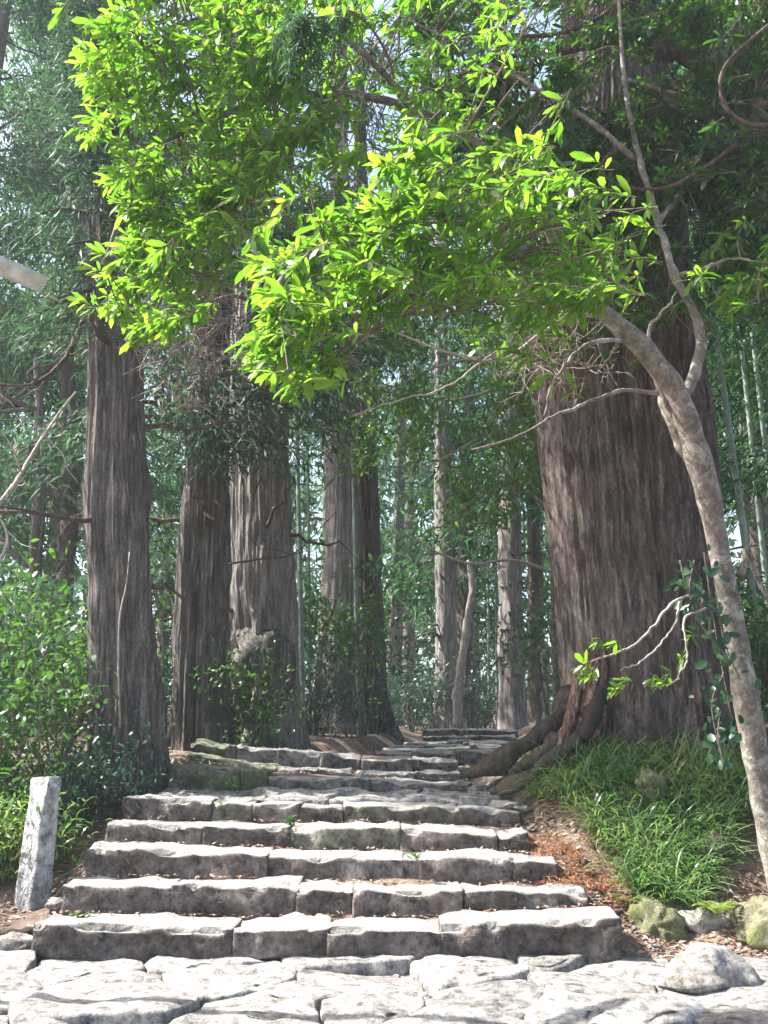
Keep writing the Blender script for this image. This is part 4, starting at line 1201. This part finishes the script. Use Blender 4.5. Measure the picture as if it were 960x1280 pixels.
def shrub_meshes(seed, n, spread, L, W, stems, h, mat, tmpl=T_BROAD):
    """Local meshes (stem mesh, foliage mesh) of a shrub of height h."""
    r = np.random.default_rng(seed)
    bag = Bag(); fo = Foliage()
    per = max(10, n // (stems * 7))
    for i in range(stems):
        a = r.uniform(0, 6.28); lean = r.uniform(.1, .5) * spread
        tip = np.array([math.cos(a) * lean, math.sin(a) * lean, h * r.uniform(.6, 1.0)])
        K = smooth_path(np.array([[0, 0, -.08], tip * [.3, .3, .5] + r.normal(size=3) * .05 * h, tip]), 10)
        V, f = tube(K, np.linspace(.010 * h + .004, .003, 10), 5); bag.add(V, f)
        for j in range(7):
            k = K[r.integers(3, 10)] + np.array([r.normal(), r.normal(), .4 * r.normal()]) * spread * .28
            V, f = tube(np.array([K[max(3, 2 + j)], k]), [.004, .002], 4, cap=False); bag.add(V, f)
            P = k + r.normal(size=(per, 3)) * spread * .13
            D = r.normal(size=(per, 3)); D[:, 2] -= .1
            N = r.normal(size=(per, 3)) * .45; N[:, 2] += 1
            fo.add((P, D, N, L * r.uniform(.6, 1.2, per), W * r.uniform(.7, 1.2, per)))
    V, f = bag.out(); sm = build_mesh('stems', V, f, M_TWIG, True)
    V, f = fo.out(tmpl); fm = build_mesh('foliage', V, f, mat)
    return sm, fm

def put_shrub(meshes, px, py, Y, label, group, scale=1., rot=0., name='shrub', cat='shrub', z=None):
    p = at(px, py, Y); p[2] = gz(p[0], p[1]) if z is None else z
    t = thing(name, p, label, cat, group); t.rotation_euler = (0, 0, rot); t.scale = (scale,) * 3
    link('stems', meshes[0], t, kind='stuff'); link('foliage', meshes[1], t, kind='stuff')
    return t

SH_A = shrub_meshes(1, 1500, 1.0, .085, .036, 7, 1.5, M_SHRUB)
SH_B = shrub_meshes(2, 1800, 1.2, .11, .05, 8, 1.7, M_SHRUB)
SH_C = shrub_meshes(3, 2200, 1.5, .10, .034, 9, 1.2, M_SHRUB_TEAL)
SH_D = shrub_meshes(4, 1400, .9, .085, .025, 7, .6, M_SHRUB_TEAL)
SAP = shrub_meshes(5, 900, 1.3, .13, .05, 3, 3.2, M_SHRUB)
BAMBOO_LEAF = shrub_meshes(6, 1600, 1.0, .14, .022, 9, .7, M_GRASS, T_BLADE)
g = 'shrubs and undergrowth left of the stairs'
put_shrub(SH_A, 25, 985, 8.6, 'sunlit bright green shrub behind the leaning stone post', g, 1.0, .4)
put_shrub(SH_B, -10, 960, 9.6, 'tall leafy shrub against the left edge above the sunlit one', g, 1.15, 2.1)
put_shrub(SH_A, 70, 950, 10.4, 'green shrub between the left edge and the nearest left cedar', g, 1.1, 4.0)
put_shrub(SH_D, 90, 985, 9.2, 'low dark undergrowth at the left foot of the nearest cedar', g, 1.0, .5)
put_shrub(SH_D, 130, 1000, 8.95, 'low dark leafy plant in front of the nearest left cedar', g, .75, 1.9)
put_shrub(SH_D, 60, 1010, 8.7, 'low teal plant right behind the stone post', g, .8, 3.0)
put_shrub(BAMBOO_LEAF, 10, 1040, 8.2, 'pale sunlit dwarf bamboo left of the stone post', g, .75, .2, 'dwarf_bamboo', 'plant')
put_shrub(BAMBOO_LEAF, -25, 1060, 7.9, 'pale dwarf bamboo cut by the left edge near the path', g, .7, 1.2, 'dwarf_bamboo', 'plant')
put_shrub(SH_C, 190, 930, 13.5, 'dark undergrowth between the two nearest left cedars', g, 1.0, .9)
put_shrub(SH_C, 60, 905, 14, 'dark undergrowth behind the nearest left cedar', g, 1.5, 2.9)
put_shrub(SH_C, -20, 905, 12.5, 'dark bushy undergrowth at the left edge', g, 1.5, 4.9)
put_shrub(SH_A, 325, 930, 11.7, 'thin leafy shrub growing against the burled cedar', g, .85, 1.0)
put_shrub(SH_C, 385, 925, 14.5, 'dark shrub filling the gap right of the burled cedar', g, .9, .3)
g2 = 'saplings under the cedars'
put_shrub(SAP, 395, 915, 15.2, 'leafy sapling with light leaves in front of the mid-brown cedar', g2, 1.0, .7, 'sapling', 'sapling')
put_shrub(SAP, 455, 915, 15.8, 'slender leafy sapling in front of the flared dark cedar', g2, .9, 2.5, 'sapling', 'sapling')
put_shrub(SAP, 205, 920, 14.5, 'tall thin sapling between the first and second left cedars', g2, 1.2, 4.1, 'sapling', 'sapling')
put_shrub(SAP, 40, 900, 12.5, 'leafy sapling by the left edge behind the shrubs', g2, .8, 3.1, 'sapling', 'sapling')
put_shrub(SAP, 690, 905, 16, 'light green sapling squeezed against the left side of the giant cedar', g2, .9, 5.1, 'sapling', 'sapling')
g3 = 'teal bushes beyond the top step'
for i, (px, Y, sc, lab) in enumerate([(515, 24, 1.35, 'rounded teal bush left of the pale straight cedar'), (605, 28, 1.3, 'teal bush between the pale straight cedar and the thick pale one'),
                                 (660, 30, 1.3, 'teal bush behind the slim reddish cedar'), (545, 31, 1.1, 'small teal bush under the bright gap in the woods'), (470, 28, 1.6, 'dark teal bush behind the flared cedar')]):
    put_shrub(SH_C, px, 905, Y, lab, g3, sc, i * 1.3, 'bush', 'bush')
g4 = 'shrubs right of the giant cedar'
for i, (px, Y, sc, lab, m) in enumerate([(935, 11.5, 1.0, 'leafy shrub right of the giant cedar behind the leaning trunk', SH_B), (975, 10.5, 1.0, 'green shrub cut by the right edge beside the leaning trunk', SH_A),
                                        (985, 14, 1.6, 'dark undergrowth under the bamboo at the right edge', SH_C), (930, 9.0, .6, 'low plant in the shade at the right foot of the giant cedar', SH_D), (985, 8.0, .6, 'low leafy plant behind the foot of the leaning tree', SH_D)]):
    put_shrub(m, px, 920, Y, lab, g4, sc, i * 1.1)

# bamboo
def bamboo(px0, py0, px1, py1, Y, r0, label, seed, group):
    r = np.random.default_rng(seed)
    a, b_ = at(px0, py0, Y), at(px1, py1, Y)
    d = b_ - a; d /= d[2]
    base = a - d * (a[2] - gz(a[0], a[1])); h = 7.5
    t = thing('bamboo', base, label, 'bamboo', group)
    zs, rs, z = [], [], -.1
    while z < h:
        ln = .26
        for q, k in ((0, 1.0), (.012, 1.18), (.03, 1.0), (ln * .5, .97)):
            zs.append(z + q); rs.append(r0 * k * (1 - .06 * z))
        z += ln
    K = base + d * np.array(zs)[:, None]
    V, f = tube(K, np.array(rs), 10); part('stem', V, f, M_BAMBOO, t, True)
    fo = Foliage()
    for i in range(22):
        k = K[int(len(K) * r.uniform(.55, 1)) - 1] + r.normal(size=3) * .5
        fo.add(needle_clump(k, 26, .2, .16, .022, .7, None, r))
    V, f = fo.out(T_DIAMOND); part('crown', V, f, M_SHRUB, t, False, kind='stuff')
gb = 'bamboo stems among the trees'
bamboo(960, 880, 912, 540, 11.5, .050, 'leaning bluish bamboo just right of the giant cedar', 1, gb)
bamboo(965, 800, 938, 540, 12.5, .040, 'bamboo stem between the leaning bluish one and the right edge', 2, gb)
bamboo(985, 800, 950, 500, 13.0, .045, 'bamboo stem cut by the right edge', 3, gb)
bamboo(940, 760, 926, 520, 15.0, .035, 'thin far bamboo stem right of the giant cedar', 4, gb)
bamboo(379, 905, 374, 670, 13.5, .038, 'pale bamboo stem right of the burled cedar', 5, gb)
bamboo(388, 910, 386, 700, 15.5, .028, 'thin bamboo beside the pale one right of the burled cedar', 6, gb)
bamboo(449, 915, 447, 830, 15.5, .035, 'pale bamboo in front of the flared dark cedar', 7, gb)
bamboo(588, 900, 592, 740, 28, .05, 'bamboo stem right of the dark far cedar', 8, gb)
bamboo(612, 900, 610, 720, 30, .05, 'bamboo stem left of the thick pale far cedar', 9, gb)
bamboo(622, 905, 620, 720, 27, .045, 'bamboo stem touching the thick pale far cedar', 10, gb)

# dead wood at the left
def bare_branch(label, pts, r0, seed, mat=M_TWIG_PALE, forks=4):
    r = np.random.default_rng(seed)
    A = at_many(pts)
    t = thing('dead_branch', A[0], label, 'branch', 'dead bare branches')
    K = smooth_path(A, 30); V, f = tube(K, np.linspace(r0, r0 * .35, 30), 8, .2, seed); part('branch', V, f, mat, t, True)
    for i in range(forks):
        k = K[r.integers(8, 28)]; d = unit(r.normal(size=3)); Q = [k]
        for j in range(5): d = unit(d + r.normal(size=3) * .4); Q.append(Q[-1] + d * r.uniform(.06, .16))
        V, f = tube(smooth_path(np.array(Q), 12), np.linspace(r0 * .4, .003, 12), 5); part('twig', V, f, mat, t, True)
bare_branch('pale bare branch slanting up from the left edge', [(-30, 660, 8.5), (15, 610, 8.7), (45, 560, 8.9), (75, 515, 9.1), (95, 490, 9.2)], .026, 1)
bare_branch('pale hooked dead branch at the left edge', [(-20, 730, 8.5), (5, 690, 8.5), (8, 665, 8.55), (-5, 640, 8.6)], .020, 2, forks=2)
bare_branch('grey dead branch crossing level at the left edge', [(-25, 640, 9.5), (30, 640, 9.5), (80, 648, 9.5), (110, 640, 9.6)], .02, 3, M_LIMB)
bare_branch('brown bare branch sweeping down beside the nearest left cedar', [(105, 400, 10.2), (80, 450, 10.0), (40, 480, 9.8), (-20, 480, 9.6)], .035, 4, M_LIMB, 6)
bare_branch('pale dead branch across the far cedars', [(690, 715, 17.5), (640, 700, 17.5), (590, 705, 17.5), (545, 690, 17.5), (520, 675, 17.5)], .035, 5, M_TWIG_PALE, 9)
bare_branch('thin dead branch across the burled cedar', [(285, 705, 11.2), (330, 698, 11.3), (370, 690, 11.4), (420, 640, 11.6)], .014, 6, M_LIMB, 5)
def snag(label, pts, widths, seed, mat, boughs=0):
    A = at_many(pts); dep = pix(A)[2]; R = [w / F * d / 2 for w, d in zip(widths, dep)]
    t = thing('snag', A[0], label, 'tree')
    K = smooth_path(A, 40)
    V, f = tube(K, np.interp(np.linspace(0, 1, 40), np.linspace(0, 1, len(R)), R), 16, .2, seed); part('trunk', V, f, mat, t, True)
    r = np.random.default_rng(seed)
    for i in range(boughs):
        k = K[r.integers(14, 39)]; d = unit(np.array([r.normal(), r.normal() * .6, r.normal() * .35])); Q = [k]
        for j in range(7): d = unit(d + r.normal(size=3) * .28 + [0, 0, .04]); Q.append(Q[-1] + d * r.uniform(.12, .32))
        Q = smooth_path(np.array(Q), 20)
        V, f = tube(Q, np.linspace(.045, .006, 20), 6, .2, seed); part('branch', V, f, mat, t, True)
snag('crooked thin trunk leaning between the far cedars', [(570, 908, 21), (574, 850, 21), (582, 790, 21), (590, 735, 21), (586, 700, 21)], [12, 11, 10, 9, 6], 3, M_TWIG_PALE)
snag('dark slim trunk left of the nearest cedar', [(70, 930, 15.5), (80, 760, 15.5), (88, 580, 15.5), (84, 470, 15.5), (82, 380, 15.5)], [24, 22, 24, 20, 12], 4, M_LIMB, 13)
snag('thin dark trunk rising by the left edge', [(35, 940, 14), (42, 760, 14), (50, 560, 14), (44, 420, 14)], [18, 16, 14, 8], 5, M_BARK, 10)
snag('stump-like thin post between the far cedars and the giant', [(683, 905, 20), (682, 850, 20), (681, 812, 20)], [10, 9, 9], 6, M_BARK_GREY)

# clump of dead pinkish twigs hanging beside the second cedar
def dead_clump():
    r = np.random.default_rng(88)
    c = at(235, 420, 9.2)
    t = thing('dead_branch', c, 'mass of dead pinkish-grey twigs hanging above the second left cedar', 'branch', 'dead bare branches')
    bag = Bag()
    K = smooth_path(at_many([(320, 380, 11.4), (290, 370, 10.4), (240, 390, 9.4), (200, 430, 9.0)]), 16); V, f = tube(K, np.linspace(.03, .01, 16), 7); part('branch', V, f, M_DEAD, t, True)
    for i in range(420):
        p = at(235 + r.normal() * 32, 415 + r.normal() * 45, r.uniform(8.8, 10.0)); d = unit(r.normal(size=3) + [0, 0, -.6]); Q = [p]
        for j in range(4): d = unit(d + r.normal(size=3) * .18); Q.append(Q[-1] + d * .075)
        V, f = tube(np.array(Q), np.linspace(.0055, .002, 5), 3, cap=False); bag.add(V, f)
    V, f = bag.out(); part('twigs', V, f, M_DEAD, t, True, kind='stuff')
dead_clump()

# ------------------------------------------------------------------ the woods behind
def wood_tree(seed, h, rad, z0, reach, L, W, n_limb, per):
    r = np.random.default_rng(seed)
    P0 = np.array([[0, 0, -.3], [r.normal() * .1, r.normal() * .1, h * .5], [r.normal() * .3, r.normal() * .3, h]])
    V, f, P, R = trunk_geo(P0, [rad, rad * .75, rad * .15], 20, 30, .05, .05, .35, .6, seed)
    tm = build_mesh('trunk', V, f, M_BARK_FAR, True)
    bag = Bag()
    fo = cedar_crown(P, R, z0, h, n_limb, reach, L, W, 8 if L > .3 else 11, per, r, bag, spread=.42 if L > .3 else .26)
    V, f = bag.out(); bmh = build_mesh('branches', V, f, M_LIMB, True)
    V, f = fo.out(T_DIAMOND); cm = build_mesh('crown', V, f, M_CEDAR_FAR)
    return tm, bmh, cm
WT = [wood_tree(200, 17, .30, 3.0, 3.0, .40, .09, 26, 16), wood_tree(201, 20, .36, 5.5, 3.2, .42, .09, 26, 16), wood_tree(202, 14, .22, 3.2, 2.4, .38, .08, 24, 16)]
WT.append(wood_tree(203, 17, .28, 3.0, 3.2, .22, .034, 52, 58))
WT.append(wood_tree(204, 19, .30, 3.6, 3.2, .22, .034, 50, 58))
def put_wood(k, x, y, s, rot, label, group):
    t = thing('forest_tree', (x, y, float(gz(x, y))), label, 'tree', group)
    t.rotation_euler = (0, 0, rot); t.scale = (s, s, s)
    link('trunk', WT[k][0], t); link('branches', WT[k][1], t, kind='stuff'); link('crown', WT[k][2], t, kind='stuff')
r = np.random.default_rng(5)
L_, R_ = 'hazy forest cedar deep among the trees on the left of the path', 'hazy forest cedar deep among the trees on the right of the path'
WOODS = [(-7.3, 16.3, 3, 'forest cedar with drooping sprays filling the top left corner behind the pale beam'), (-6.6, 20.0, 4, 'forest cedar seen behind the tangled dead branches at the left edge'), (-9, 19, 0, L_), (-6.2, 22, 1, 'hazy forest cedar showing between the left edge and the nearest left cedar'), (-11, 25, 2, L_), (-3.8, 27, 0, L_),
         (-8, 30, 1, 'hazy forest cedar in the gap between the two nearest left cedars'), (-1.8, 33, 0, 'hazy forest cedar in the gap between the burled and the mid-brown cedars'), (-13, 31, 2, L_), (-2.5, 41, 1, L_),
         (5.8, 13, 3, 'forest cedar with drooping sprays right of the giant cedar behind the leaning trunk'), (8.0, 16, 4, R_), (5.2, 20, 1, 'hazy forest cedar behind the bamboo right of the giant cedar'), (9, 22, 0, R_), (10.5, 28, 1, R_),
         (4.8, 32, 2, 'far hazy cedar between the thick pale trunk and the slim reddish one'), (2.6, 38, 0, 'far hazy cedar behind the pale straight cedar above the top step'),
         (1.2, 45, 1, 'farthest hazy cedar right of the slim one by the bright gap'), (4.2, 47, 0, R_), (-5, 47, 2, L_), (-9.5, 43, 0, L_)]
for i, (x, y, k, lab) in enumerate(WOODS):
    side = 'left' if x < 0 else 'right'
    put_wood(k, x, y, r.uniform(.85, 1.15), r.uniform(0, 6.28), lab, 'forest trees on the %s of the path' % side)

def distant_woods():
    r = np.random.default_rng(66)
    fld = SineNoise(9, 3, .09, 6)
    P = []
    while sum(map(len, P)) < 30000:
        n = 60000
        x = r.uniform(-45, 45, n); y = r.uniform(46, 70, n); z = r.uniform(0, 30, n) ** 1.0
        q = np.c_[x, y, z]
        keep = fld(q) + .5 * (1 - z / 20) + r.normal(0, .2, n) > .35
        P.append(q[keep])
    P = np.vstack(P)[:30000]; P[:, 2] += 1.2
    n = len(P); D = r.normal(size=(n, 3)); D[:, 2] -= .5; N = r.normal(size=(n, 3)); N[:, 2] += .6
    V, f = leaves(P, D, N, r.uniform(.5, 1.0, n), r.uniform(.25, .5, n), T_DIAMOND)
    link('distant_woods', build_mesh('distant_woods', V, f, M_CEDAR_FAR), kind='stuff', label='far mass of forest foliage closing the view with sky showing through')
distant_woods()

# ------------------------------------------------------------------ haze
def haze():
    bm = bmesh.new(); bmesh.ops.create_cube(bm, size=1)
    me = bpy.data.meshes.new('haze'); bm.to_mesh(me); bm.free()
    m = bpy.data.materials.new('haze_air'); m.use_nodes = True; nt = m.node_tree
    nt.nodes.remove(nt.nodes['Principled BSDF'])
    v = nt.nodes.new('ShaderNodeVolumePrincipled')
    v.inputs['Color'].default_value = (.80, .93, 1.0, 1); v.inputs['Density'].default_value = .0014; v.inputs['Anisotropy'].default_value = .2
    nt.links.new(v.outputs[0], nt.nodes['Material Output'].inputs['Volume'])
    me.materials.append(m)
    o = link('haze', me, loc=(0, 120, 14.5), kind='stuff', label='thin bluish haze hanging in the forest air')
    o.scale = (500, 380, 35)
haze()
